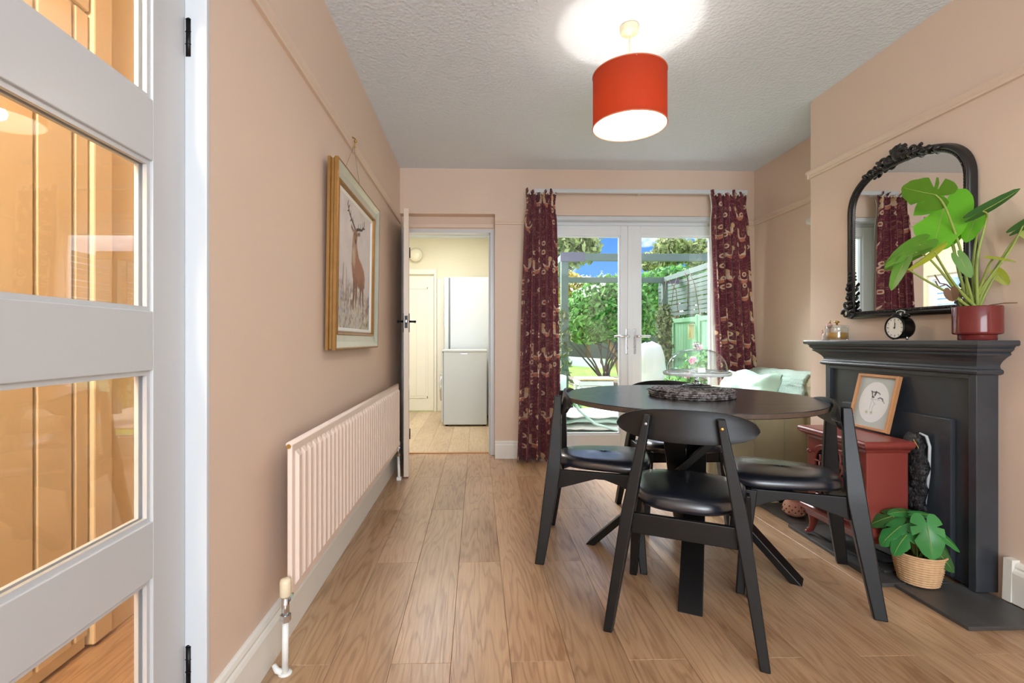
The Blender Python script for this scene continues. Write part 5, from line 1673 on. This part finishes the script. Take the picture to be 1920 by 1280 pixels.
for a, b in ((A0, A0 + .15), (A1 - .15, A1)):
    mb = MB().box(1.54, 2.20, a + .012, b - .012, 0.10, 0.55, 0.012)
    mb.tube([(1.53, (a + b) / 2, .56), (2.16, (a + b) / 2, .56)], .080, 20)
    mb.build('arm', M['upholstery'], ac)
for k, x in enumerate((1.82, 2.02)):
    MB().box(x - .0015, x + .0015, A0 + .0095, A0 + .0125, .11, .50).build('seam', M['piping'], ac)
prof = [(2.20, .10), (2.36, .10), (2.37, .60)]
for k in range(15):
    a = -0.5 + k / 14 * (PI + .7)
    prof.append((2.275 + .088 * math.cos(a), .690 + .085 * math.sin(a)))
prof += [(2.185, .62), (2.15, .50)]
MB().prism(prof, 'y', A0 - .02, A1, smooth=False).build('back', M['upholstery'], ac, bevel=0.008)
MB().tube([(x, A0 - .022, z) for x, z in prof[2:]], .008, 8).build('piping', M['piping'], ac)
for x in (1.57, 2.30):
    for y in (A0 + .06, A1 - .06):
        MB().cyl((x, y, 0), (x, y, .105), .016, .024).build('leg', M['black_wood'], ac)


def throw(name, label, path, y0, y1, material, seed, amp=.010, fringe=0):
    """cloth following a profile path in x-z, laid from y0 to y1"""
    pts = [Vector((p[0], 0, p[1])) for p in path]
    dense = []
    for i in range(len(pts) - 1):
        for k in range(6):
            dense.append(pts[i].lerp(pts[i + 1], k / 6))
    dense.append(pts[-1])
    for _ in range(3):
        dense = [dense[0]] + [(dense[i - 1] + dense[i] * 2 + dense[i + 1]) / 4 for i in range(1, len(dense) - 1)] + [dense[-1]]
    NYs = 26
    rows = []
    for i, p in enumerate(dense):
        tng = (dense[min(i + 1, len(dense) - 1)] - dense[max(i - 1, 0)]).normalized()
        nrm = Vector((-tng.z, 0, tng.x))
        row = []
        for j in range(NYs + 1):
            f = j / NYs
            w = mnoise.noise(Vector((i * .22, f * 4, seed))) * amp + .6 * amp * math.sin(f * 13 + seed + i * .12)
            edge = .02 * mnoise.noise(Vector((i * .3, 5 if f < .5 else 9, seed)))
            row.append((p.x + nrm.x * (abs(w) + .014), y0 + (y1 - y0) * f + edge * (1 if f in (0, 1) else .5), p.z + nrm.z * (abs(w) + .014)))
        rows.append(row)
    mb = MB(); mb.loft(rows, True, False, closed=False)
    o = mb.build(name, material, solid=.012, fix=False)
    return tag(o, label, 'throw')


def fluffy(name, c, b=.8, sc=90):
    t = NT(name); tc = t.new('ShaderNodeTexCoord').outputs['Object']
    f = t.noise(tc, sc, 4, .7); f2 = t.noise(tc, 10, 3)
    t.bsdf(t.mixc(f2, c, tuple(min(1, v * 1.12) for v in c[:3]) + (1,)), 0.95, 0, t.bump(f, b, .012), 0.1, Sheen_Weight=0.3)
    return t.finish()


M['mint_fleece'] = fluffy('mint_fleece', srgb(184, 208, 196))
M['mint_satin'] = simple('mint_satin', srgb(176, 210, 190), 0.35, noise_scale=8, noise_amt=.1)
bp_ = [(2.395, .46), (2.395, .60)]
for k in range(13):
    a = -0.35 + k / 12 * (PI + .55)
    bp_.append((2.275 + .112 * math.cos(a), .690 + .108 * math.sin(a)))
bp_ += [(2.155, .62), (2.120, .52)]
throw('fleece_throw', 'pale mint fleece throw draped over the back of the armchair', bp_, 3.17, 3.87, M['mint_fleece'], 1.3, .010)
cu = [(2.06, .52), (2.10, .62), (2.13, .70), (2.155, .755), (2.14, .775), (2.10, .765), (2.06, .70), (2.03, .60), (1.99, .515)]
# shiny cushion in front of the back
mb = MB(); rows = []
for i in range(17):
    u_ = -1 + i / 8
    row = []
    for j in range(17):
        v_ = -1 + j / 8
        th = .075 * max(0, (1 - u_ ** 4)) ** .5 * max(0, (1 - v_ ** 4)) ** .5
        wr = .026 * mnoise.noise(Vector((u_ * 2.6, v_ * 2.2, 3.0)))
        row.append((u_, v_, th, wr))
    rows.append(row)
def cpt(u_, v_, t_):
    py = 3.53 + u_ * .34; h_ = .630 + v_ * .135 + .014 * math.sin(u_ * 6)
    return (1.99 + .06 * v_ - t_ * .95, py, h_ + t_ * .2)
fr_ = [[cpt(u_, v_, th + wr) for (u_, v_, th, wr) in r] for r in rows]
bk_ = [[cpt(u_, v_, -th) for (u_, v_, th, wr) in r] for r in rows]
mb.loft(fr_, True, False, closed=False); mb.loft(bk_, True, False, closed=False)
tag(mb.build('cushion', M['mint_satin']), 'shiny mint green cushion leaning on the armchair back', 'cushion')

wf = thing('wall_fitting', 'small white round fitting on the alcove wall, half hidden by the chimney breast', 'fitting', (XR, 3.385, 1.85))
MB().loft([[(XR - d, 3.385 + r_ * math.cos(2 * PI * k / 20), 1.85 + r_ * math.sin(2 * PI * k / 20)) for k in range(20)] for r_, d in ((.026, 0), (.030, .004), (.028, .022), (.018, .032), (.002, .034))], True, True).build('cap', M['white_plastic'], wf)

# ------------------------------------------------------------------ kitchen things
M['appliance'] = simple('white_appliance', srgb(200, 207, 212), 0.35)
wm = thing('washing_machine', 'white washing machine seen from its side in the kitchen, with a small grey badge', 'washing machine', (-0.15, 5.92, 0))
MB().box(-0.395, 0.112, 5.62, 6.20, 0.018, 0.870, 0.012).build('body', M['appliance'], wm)
MB().box(-0.416, 0.116, 5.615, 6.205, 0.868, 0.890, 0.006).build('worktop', M['appliance'], wm)
MB().box(-0.418, -0.397, 5.625, 6.195, 0.05, 0.865, 0.008).build('front_panel', M['appliance'], wm)
rg = [(-0.418 - d, 5.90 + r_ * 0, 0) for r_, d in ((.17, 0),)]
def xring(r0, r1, x0_, x1_, c, n=36):
    rings = []
    for r_, x_ in ((r0, x0_), (r0, x1_), (r1, x1_), (r1, x0_)):
        rings.append([(x_, c[0] + r_ * math.cos(2 * PI * k / n), c[1] + r_ * math.sin(2 * PI * k / n)) for k in range(n)])
    return MB().loft(rings + [rings[0]], True, False)
dr = xring(.175, .125, -.418, -.448, (5.90, .44)).build('door_ring', M['chrome'], wm)
mb = MB().loft([[(x_, 5.90 + r_ * math.cos(2 * PI * k / 36), .44 + r_ * math.sin(2 * PI * k / 36)) for k in range(36)] for r_, x_ in ((.126, -.43), (.10, -.425), (.01, -.420))], True, True)
mb.build('door_glass', M['dark_glass'], dr)
MB().box(-.4205, -.417, 5.66, 6.16, .76, .855, .001).build('control_panel', M['white_plastic'], wm)
MB().box(-.19, -.115, 5.6185, 5.621, .838, .852, .001).build('badge', M['steel'], wm)
for x_ in (-.36, .08):
    for y_ in (5.68, 6.14):
        MB().cyl((x_, y_, 0), (x_, y_, .02), .018).build('foot', M['black_metal'], wm)
ff = thing('fridge_freezer', 'tall white fridge freezer behind the washing machine in the kitchen', 'fridge', (-0.14, 6.55, 0))
MB().box(-0.352, 0.150, 6.28, 6.84, 0.02, 1.826, 0.010).build('body', M['appliance'], ff)
for za_, zb2 in ((.05, .72), (.73, 1.824)):
    dd = MB().box(-0.430, -0.372, 6.28, 6.84, za_, zb2, 0.012).build('door', M['appliance'], ff)
    MB().box(-0.372, -0.352, 6.295, 6.825, za_ + .01, zb2 - .01, 0.002).build('door_seal', simple('grey_seal', srgb(120, 124, 128), .7) if za_ < .1 else bpy.data.materials['grey_seal'], dd)
    MB().box(-.442, -.430, 6.30, 6.33, (za_ + zb2) / 2 - .1, (za_ + zb2) / 2 + .1, .003).build('handle', M['steel'], dd)
for x_ in (-.30, .10):
    for y_ in (6.34, 6.78):
        MB().cyl((x_, y_, 0), (x_, y_, .022), .018).build('foot', M['black_metal'], ff)
kr = thing('kitchen_radiator', 'white radiator end with valve just inside the kitchen doorway', 'radiator', (0.17, 4.75, .12))
MB().box(.165, .195, 4.55, 5.55, .15, .72, .004).build('panel', M['appliance'], kr)
for yy in (4.75, 5.35):
    MB().box(.190, KX1 - .002, yy - .02, yy + .02, .3, .6).build('bracket', M['steel'], kr)
MB().cyl((.175, 4.50, .13), (.175, 4.50, .20), .012).cyl((.175, 4.50, .19), (.175, 4.56, .19), .010).build('valve', M['chrome'], kr)
MB().lathe([(.014, .20), (.019, .205), (.019, .255), (.016, .268), (.004, .27)], (.175, 4.50, 0), 18).build('valve_cap', M['white_plastic'], kr)
MB().cyl((.175, 4.50, -.001), (.175, 4.50, .14), .0085).build('pipe', M['white_plastic'], kr)
lw = thing('wall_light', 'round brass and glass wall light high on the kitchen end wall', 'wall light', (-.865, KY1, 2.2))
def ylathe(prof, c, n=28):
    return MB().loft([[(c[0] + r_ * math.cos(2 * PI * k / n), c[1] - d, c[2] + r_ * math.sin(2 * PI * k / n)) for k in range(n)] for r_, d in prof], True, True)
ylathe([(.03, 0), (.07, .002), (.072, .014), (.05, .02)], (-.865, KY1, 2.2)).build('backplate', M['brass'], lw)
ylathe([(.05, .02), (.085, .035), (.098, .065), (.085, .10), (.05, .12), (.002, .125)], (-.865, KY1, 2.2)).build('glass_globe', simple('opal_glass', srgb(240, 233, 210), .2), lw)

# ------------------------------------------------------------------ garden
GZ = -0.12
t = NT('lawn_grass'); tc = t.new('ShaderNodeTexCoord').outputs['Object']
f = t.noise(tc, 2.5, 6, .65); f2 = t.noise(tc, 40, 4, .7)
t.bsdf(t.mixc(t.math('MULTIPLY_ADD', f2, .6, t.math('MULTIPLY', f, .5)), srgb(70, 120, 32), srgb(140, 176, 70)), .9, 0, t.bump(f2, .6, .03), .2); M['lawn'] = t.finish()
M['patio'] = simple('pale_paving', srgb(186, 180, 170), .8, noise_scale=3, noise_amt=.12)
M['earth'] = simple('flower_bed_earth', srgb(112, 96, 78), .95, noise_scale=5, noise_amt=.3)
struct(MB().box(-2.6, 5.0, 4.37, 5.7, GZ - .1, GZ + .02).build('patio', M['patio']))
struct(MB().box(-14, 22, 5.7, 46, GZ - .12, GZ).build('lawn', M['lawn']))
struct(MB().box(2.30, 4.25, 6.2, 11.5, GZ, GZ + .02).build('gravel_path', simple('pale_gravel', srgb(190, 184, 172), .9, noise_scale=60, noise_amt=.3)))
struct(MB().box(2.35, 4.6, 11.6, 14.2, GZ, GZ + .06, .02).build('flower_bed', M['earth']))


def leaf_cloud(name, mat, blobs, n, size, parent, seed, shell=.45, flat=.35):
    """leaves scattered in ellipsoids (cx, cy, cz, rx, ry, rz)"""
    rs = np.random.RandomState(seed)
    vol = np.array([b[3] * b[4] * b[5] for b in blobs]); pick = rs.choice(len(blobs), n, p=vol / vol.sum())
    B = np.array(blobs)[pick]
    d = rs.normal(size=(n, 3)); d /= np.linalg.norm(d, axis=1, keepdims=True)
    r = (shell + (1 - shell) * rs.rand(n) ** .6)[:, None]
    c = B[:, :3] + d * r * B[:, 3:]
    a = d + rs.normal(size=(n, 3)) * .7; a[:, 2] *= flat + .4; a /= np.linalg.norm(a, axis=1, keepdims=True)
    t1 = np.cross(a, rs.normal(size=(n, 3))); t1 /= np.linalg.norm(t1, axis=1, keepdims=True); t2 = np.cross(a, t1)
    L = (size * (.6 + .8 * rs.rand(n)))[:, None]
    v = np.stack([c - t1 * L, c + t2 * L * .45 + a * L * .12, c + t1 * L, c - t2 * L * .45 + a * L * .12], 1).reshape(-1, 3)
    inv = np.array(wmat(parent).inverted())
    v = v @ inv[:3, :3].T + inv[:3, 3]
    fc = np.arange(n * 4).reshape(n, 4)
    me = bpy.data.meshes.new(name); me.from_pydata(v.tolist(), [], fc.tolist()); me.materials.append(mat)
    o = bpy.data.objects.new(name, me); put(o, parent); o['kind'] = 'stuff'
    return o


M['f_bush'] = foliage_mat('bush_leaves', srgb(52, 104, 44), srgb(88, 150, 66), srgb(150, 196, 110))
M['f_olive'] = foliage_mat('olive_leaves', srgb(84, 96, 54), srgb(134, 146, 86), srgb(196, 200, 140))
M['f_yellow'] = foliage_mat('yellow_leaves', srgb(150, 142, 54), srgb(200, 180, 84), srgb(226, 206, 130))
M['f_dark'] = foliage_mat('dark_tree_leaves', srgb(36, 74, 38), srgb(64, 112, 56), srgb(110, 156, 84))
M['f_ivy'] = foliage_mat('ivy_leaves', srgb(62, 84, 50), srgb(104, 120, 78), srgb(160, 160, 124))
M['bark'] = simple('brown_bark', srgb(112, 92, 74), .9, noise_scale=14, noise_amt=.3)
M['bark_tan'] = simple('tan_bark', srgb(176, 146, 104), .85, noise_scale=10, noise_amt=.2)
M['twig_dark'] = simple('dark_branch', srgb(70, 64, 60), .9)


def tree(name, label, blobs, mat, n, size, seed, trunk, tr_, cat='tree', bark='bark', group=None, shell=.45):
    o = thing(name, label, cat, (trunk[0][0], trunk[0][1], GZ), 0, group)
    leaf_cloud('crown', M[mat], blobs, n, size, o, seed, shell)
    MB().tube(trunk, [tr_ * (1 - .6 * i / (len(trunk) - 1)) for i in range(len(trunk))], 9).build('trunk', M[bark], o)
    return o


bu = tree('garden_bush', 'large rounded leafy green bush in the middle of the garden', [(3.35, 12.3, 1.72, 1.15, 1.0, .80), (2.75, 12.1, 1.45, .65, .7, .55), (3.95, 12.4, 1.50, .70, .7, .62), (3.4, 12.2, 2.25, .75, .7, .40)],
          'f_bush', 12000, .075, 1, [(3.66, 12.1, GZ + .05), (3.55, 12.15, .45), (3.36, 12.2, .98), (3.3, 12.3, 1.4)], .085, 'bush', 'bark_tan', shell=.55)
rs = random.Random(9)
for k in range(12):
    a = rs.uniform(-1.2, 1.2)
    MB().tube([(3.25 + rs.uniform(-.12, .2), 12.1, GZ + .05), (3.1 + a * .35, 12.0 + rs.uniform(-.3, .3), .45), (3.1 + a * .9, 12.1, 1.05)], [.03, .022, .012], 6).build('branch', M['twig_dark'], bu)
MB().tube([(2.9, 12.0, .95), (3.2, 11.9, .8), (3.5, 11.9, .55)], .02, 6).build('branch', M['twig_dark'], bu)
tag(leaf_cloud('blossom', simple('white_blossom', srgb(244, 240, 240), .6), [(3.1, 11.9, 2.35, 1.0, .8, .35)], 160, .05, bu, 77), 'white blossoms on top of the bush')

TREES = [
    ('olive tree with thin grey-green crown beyond the left post of the pergola', [(2.9, 16, 4.05, 1.15, .9, .75), (2.2, 16, 3.6, .9, .9, .8), (3.6, 16, 4.2, .6, .6, .5)], 'f_olive', 2600, .12, 21, [(2.4, 16.2, GZ), (2.5, 16, 1.8), (2.8, 16, 3.6)], .12),
    ('yellow autumn tree low behind the bush, beyond the left post of the pergola', [(3.1, 18, 3.0, 1.0, .8, .62), (4.0, 18, 2.9, .6, .6, .5)], 'f_yellow', 2200, .11, 22, [(3.2, 18.2, GZ), (3.2, 18, 2.4)], .1),
    ('thin yellow-green tree top above the pergola beam, left of the right curtain', [(8.1, 20, 4.75, .75, .8, .70), (7.3, 20, 4.3, .6, .7, .45), (9.4, 20, 4.6, .9, .8, .7)], 'f_olive', 2200, .13, 23, [(8.3, 20.3, GZ), (8.2, 20, 2), (8.2, 20, 4.2)], .12),
    ('green leafy tree behind the slatted fence, below the pergola beam', [(7.0, 17, 3.0, 1.3, 1.0, .62), (8.2, 17, 3.0, 1.1, 1.0, .6), (6.2, 17, 2.6, .8, .8, .6)], 'f_bush', 3600, .12, 24, [(7.2, 17.3, GZ), (7.1, 17, 2.5)], .12),
    ('dark green tree at the far end of the garden, behind the bush', [(5.2, 24, 2.6, 2.2, 1.4, 1.2), (7.6, 25, 2.4, 2.0, 1.4, 1.3)], 'f_dark', 5200, .16, 25, [(5.6, 24.5, GZ), (5.6, 24, 2.4)], .16),
    ('dark green hedge-like tree at the far left end of the garden', [(2.8, 26, 2.2, 1.8, 1.4, 1.6), (1.0, 26, 2.6, 2.0, 1.4, 1.9)], 'f_dark', 4800, .16, 26, [(2.2, 26.5, GZ), (2.2, 26, 2.4)], .16),
    ('broad dark green tree at the far right end of the garden, behind the fence', [(11.2, 25, 2.6, 2.4, 1.4, 1.9), (13.8, 25, 3.0, 2.4, 1.4, 2.2)], 'f_dark', 5000, .16, 27, [(11.8, 25.5, GZ), (11.8, 25, 2.4)], .16),
]
for (lab, blobs, mt, n, sz, sd, trk, tr_) in TREES:
    tree('garden_tree', lab, blobs, mt, n, sz, sd, trk, tr_, group='trees at the end of the garden')

# pergola
M['pergola'] = simple('slate_green_timber', srgb(80, 98, 90), .7, noise_scale=8, noise_amt=.15)
M['pergola_grey'] = simple('weathered_grey_timber', srgb(92, 90, 104), .75, noise_scale=8, noise_amt=.15)
pg = thing('pergola', 'slate green timber pergola standing in the garden outside the french doors', 'pergola', (2.65, 8.8, GZ))
PX0, PX1, PYa, PYb, PZa, PZb = 1.34, 3.99, 7.4, 10.2, 2.225, 2.335
for x in (PX0, PX1):
    for y in (PYa, PYb):
        MB().box(x - .055, x + .055, y - .05, y + .05, GZ, PZa, .006).build('post', M['pergola'], pg)
for y in (PYa, PYb):
    MB().box(PX0 - .06, PX1 + .27, y - .045, y + .045, PZa, PZb, .006).build('beam', M['pergola'], pg)
for x in (PX0, PX1):
    MB().box(x - .045, x + .045, PYa + .05, PYb - .05, PZa + .01, PZb, .006).build('beam', M['pergola'], pg)
for (x, y) in ((PX0, PYa - .051), (PX1, PYb - .051)):
    MB().box(x - .07, x + .30, y - .012, y + .004, PZa - .02, PZb + .012, .003).build('cleat', M['pergola_grey'], pg)
iv = tag(leaf_cloud('climbing_plant', M['f_ivy'], [(PX1 - .02, PYb - .04, z, .17, .17, .22) for z in (.1, .35, .6, .85, 1.1, 1.35, 1.55)], 1500, .055, None, 41, .3), 'brownish ivy climbing the far right pergola post', 'climber')
iv2 = tag(leaf_cloud('climbing_plant', M['f_ivy'], [(PX0 - .01, PYa, z, .12, .12, .2) for z in (.1, .35, .6, .85, 1.1, 1.4)], 500, .045, None, 42, .4), 'thin green creeper on the near left pergola post', 'climber')
mb = MB()
rs = random.Random(4)
for k in range(7):
    x = PX1 - .1 + rs.uniform(-.1, .2); y = PYb - rs.uniform(.2, 2.2)
    mb.tube([(x, y, PZa + .02), (x + rs.uniform(-.15, .15), y - .05, PZa - .2), (x + rs.uniform(-.2, .2), y - .1, PZa - .5 - rs.uniform(0, .3))], .008, 5)
tag(mb.build('bare_vine', M['bark']), 'bare brown vine stems hanging from the right side of the pergola', 'vine', kind='stuff')

# right boundary: slatted screen above green board doors
FXR = 4.32
M['slat'] = simple('grey_green_slat', srgb(84, 100, 94), .75, noise_scale=6, noise_amt=.2)
M['gate_green'] = simple('sage_green_boards', srgb(118, 166, 128), .65, noise_scale=6, noise_amt=.08)
sf = thing('slatted_screen', 'grey-green slatted timber screen along the right side of the garden', 'fence', (FXR, 9.3, 1.5))
rs = random.Random(12)
for k in range(9):
    for (a, b) in ((6.4, 8.05), (8.09, 9.75), (9.79, 11.4)):
        z = 1.54 + k * .085 + rs.uniform(-.006, .006)
        MB().box(FXR - .012 + rs.uniform(-.006, .006), FXR + .010, a, b, z, z + .066 + rs.uniform(0, .006), .003).build('slat', M['slat'], sf)
for y in (6.4, 8.07, 9.77, 11.4):
    MB().box(FXR + .012, FXR + .08, y - .04, y + .04, GZ, 2.36, .004).build('post', M['pergola'], sf)
gd = thing('shed_doors', 'sage green boarded double doors under the slatted screen', 'gate', (FXR, 9.2, GZ))
for li, (a, b) in enumerate(((6.5, 7.92), (7.95, 9.30), (9.33, 10.55))):
    n = int((b - a) / .13)
    for k in range(n):
        y = a + (b - a) * k / n
        MB().box(FXR - .004, FXR + .012, y + .004, y + (b - a) / n - .004, GZ + .05, 1.47, .003).build('board', M['gate_green'], gd)
    for z in (GZ + .08, .62, 1.38):
        MB().box(FXR - .028, FXR - .004, a + .06, b - .06, z, z + .09, .004).build('rail', M['gate_green'], gd)
    for y in (a, b - .09):
        MB().box(FXR - .030, FXR - .004, y, y + .09, GZ + .05, 1.50, .004).build('stile', M['gate_green'], gd)
wc = thing('wind_chime', 'pale bamboo wind chime hanging on the sage green doors', 'wind chime', (FXR - .06, 9.42, 1.0))
MB().tube([(FXR - .031, 9.42, 1.34), (FXR - .07, 9.42, 1.345), (FXR - .12, 9.42, 1.33)], .01, 7).build('hook', M['bark'], wc)
MB().box(FXR - .16, FXR - .05, 9.40, 9.44, 1.29, 1.31, .003).build('top_bar', M['bark_tan'], wc)
M['bamboo'] = simple('bamboo', srgb(206, 178, 120), .5)
for k in range(5):
    MB().cyl((FXR - .15 + k * .023, 9.42, 1.285), (FXR - .15 + k * .023, 9.42, 1.02 + .03 * (k % 2)), .0095, n=8).build('tube', M['bamboo'], wc)

# far fence and low white wall
bf = thing('far_fence', 'dark timber fence across the far end of the garden', 'fence', (6, 30, GZ))
for k in range(14):
    MB().box(-4 + k * 1.8 + .05, -4 + (k + 1) * 1.8 - .05, 30, 30.05, GZ, 1.7, .0).build('panel', M['slat'], bf)
    MB().box(-4 + k * 1.8 - .05, -4 + k * 1.8 + .05, 29.96, 30.06, GZ, 1.8, .0).build('post', M['pergola_grey'], bf)
lwall = MB()
lwall.add([(2.2, 26, GZ), (5.0, 19.2, GZ), (5.15, 19.3, GZ), (2.35, 26.1, GZ), (2.2, 26, .32), (5.0, 19.2, .25), (5.15, 19.3, .25), (2.35, 26.1, .32)], [(0, 3, 2, 1), (4, 5, 6, 7), (0, 1, 5, 4), (1, 2, 6, 5), (2, 3, 7, 6), (3, 0, 4, 7)])
tag(lwall.build('low_wall', M['white_paint']), 'low white wall running behind the bush at the far end of the lawn', 'wall', kind='structure')

# bulky white sack, crate table, flowers and lounge chair near the doors
wb = MB(); rows = []
for j in range(17):
    f = j / 16; row = []
    for k in range(24):
        a = 2 * PI * k / 24
        nn = mnoise.noise(Vector((math.cos(a) * 1.6, math.sin(a) * 1.6, f * 3)))
        r_ = (.25 + .05 * nn) * (1 - max(0, f - .75) * 1.4) * (1 if f < .98 else .3)
        e = .7
        row.append((2.98 + r_ * math.copysign(abs(math.cos(a)) ** e, math.cos(a)), 8.3 + r_ * math.copysign(abs(math.sin(a)) ** e, math.sin(a)), GZ + .02 + f * 1.06 + .04 * nn * f))
    rows.append(row)
wb.loft(rows, True, True)
tag(wb.build('garden_sack', simple('white_sack_cloth', srgb(196, 195, 192), .8, noise_scale=6, noise_amt=.06)), 'bulky white sack standing on the gravel beyond the right glass door', 'sack')
gm = MB(); gm.sphere((2.93, 7.6, GZ + .02), .34, 20, 10, (1, .8, 1.0))
tag(gm.build('stone_mound', simple('pale_stone', srgb(176, 170, 158), .9, noise_scale=8, noise_amt=.2)), 'pale grey stone mound in front of the white sack', 'stone')
tr2 = thing('crate_table', 'low white garden table with a worn wooden top on the lawn', 'table', (1.85, 7.6, GZ))
M['worn_wood'] = simple('worn_tan_wood', srgb(196, 168, 132), .8, noise_scale=8, noise_amt=.2)
for k in range(4):
    MB().box(1.58, 2.16, 7.36 + k * .135, 7.36 + (k + 1) * .135 - .008, .385, .41, .004).build('top_board', M['worn_wood'], tr2)
mb = MB().box(1.56, 2.10, 7.38, 7.86, .30, .375, .012)
mb.build('apron', M['white_paint'], tr2)
for x in (1.60, 2.06):
    for y in (7.42, 7.82):
        MB().cyl((x, y, GZ), (x, y, .31), .022, .03).build('leg', M['white_paint'], tr2)
M['f_rose'] = foliage_mat('rose_petals', srgb(226, 150, 176), srgb(238, 186, 202), srgb(250, 224, 228))
M['f_red'] = foliage_mat('red_petals', srgb(200, 60, 52), srgb(222, 96, 84), srgb(236, 140, 120))
rb = thing('rose_bush', 'pink rose bush growing beside the right glass door', 'flower bush', (3.3, 6.9, GZ))
leaf_cloud('foliage', M['f_bush'], [(3.25, 6.9, .45, .42, .3, .40), (3.5, 6.9, .65, .3, .3, .30), (3.0, 6.9, .35, .3, .3, .3)], 1500, .045, rb, 51, .3)
for k, (x, y, z) in enumerate(((3.12, 6.75, .90), (3.02, 6.7, .72), (3.28, 6.7, .62), (3.34, 6.75, .82), (2.93, 6.7, .52), (3.46, 6.75, .92), (3.20, 6.7, .48))):
    leaf_cloud('flower', M['f_rose'], [(x, y, z, .055, .055, .05)], 36, .035, rb, 60 + k, .3)
MB().tube([(3.3, 6.9, GZ), (3.28, 6.88, .3), (3.2, 6.85, .7)], [.02, .014, .006], 6).build('stem', M['bark'], rb)
rf = thing('red_flowers', 'small clump of red flowers at the edge of the lawn', 'flowers', (1.36, 6.9, GZ))
leaf_cloud('foliage', M['f_bush'], [(1.36, 6.9, GZ + .13, .13, .12, .14)], 260, .035, rf, 71, .3)
for k, (x, z) in enumerate(((1.33, .17), (1.40, .13), (1.30, .06))):
    leaf_cloud('flower', M['f_red'], [(x, 6.85, z, .04, .04, .035)], 26, .028, rf, 80 + k, .3)
# lounge chair with mint shell and rumpled cushions
gl = thing('garden_chair', 'mint green garden lounge chair with rumpled white cushions outside the left glass door', 'garden chair', (1.1, 5.15, GZ))
M['mint_shell'] = simple('mint_shell', srgb(178, 204, 190), .5, noise_scale=6, noise_amt=.08)
mb = MB(); rows = []
for j in range(15):
    f = j / 14
    z = .02 + f * .60; row = []
    hw = .30 * (1 - max(0, f - .70) ** 2 * 9.5) ** .5 if f < 1 else .06
    for k in range(13):
        q = -1 + k / 6
        row.append((.78 + .05 * f + .16 * (1 - q * q) * .0 + .20 * f * f * .0 + (.11 - .10 * q * q), 5.15 + q * hw, z))
    rows.append(row)
mb.loft(rows, True, False, closed=False)
mb.build('shell_back', M['mint_shell'], gl, solid=.03)
for s in (-1, 1):
    MB().tube([(.92, 5.15 + s * .30, .50), (1.02, 5.15 + s * .31, .30), (1.18, 5.15 + s * .32, .16), (1.40, 5.15 + s * .32, .10), (1.62, 5.15 + s * .30, .09)], .014, 8).build('arm_tube', M['mint_shell'], gl)
for k, (z0_, c_, sd) in enumerate(((.10, 'white_mount', 1.0), (.165, 'mint_shell', 2.3), (.225, 'white_mount', 3.7))):
    mb = MB(); rows = []
    for j in range(13):
        v_ = -1 + j / 6; row = []
        for i in range(20):
            a = 2 * PI * i / 20
            u_ = math.cos(a); w_ = math.sin(a)
            row.append((1.26 + v_ * .38, 5.15 + u_ * .27, z0_ + w_ * .036 * max(.15, (1 - v_ ** 4)) + .022 * mnoise.noise(Vector((v_ * 3.2, u_ * 2, sd)))))
        rows.append(row)
    mb.loft(rows, True, True)
    mb.build('cushion', M[c_], gl)
MB().box(.84, 1.62, 4.90, 5.40, .03, .06, .01).build('base_frame', M['mint_shell'], gl)
for x in (.88, 1.58):
    for y in (4.93, 5.37):
        MB().cyl((x, y, GZ + .02), (x, y, .04), .014).build('leg', M['mint_shell'], gl)

# side passage fence seen through the kitchen window
pf = thing('passage_fence', 'pale horizontal slat fence outside the kitchen window', 'fence', (-2.9, 5.6, GZ))
for k in range(22):
    MB().box(-2.92, -2.90, 4.0, 9.0, GZ + .05 + k * .085, GZ + .05 + k * .085 + .066, .003).build('slat', simple('pale_slat', srgb(226, 222, 212), .7) if k == 0 else bpy.data.materials['pale_slat'], pf)
for y in (4.5, 6.3, 8.1):
    MB().box(-2.98, -2.925, y - .04, y + .04, GZ, 1.85).build('post', M['pergola_grey'], pf)
struct(MB().box(-14, -2.6, 2.5, 5.7, GZ - .12, GZ).build('ground_side', M['patio']))
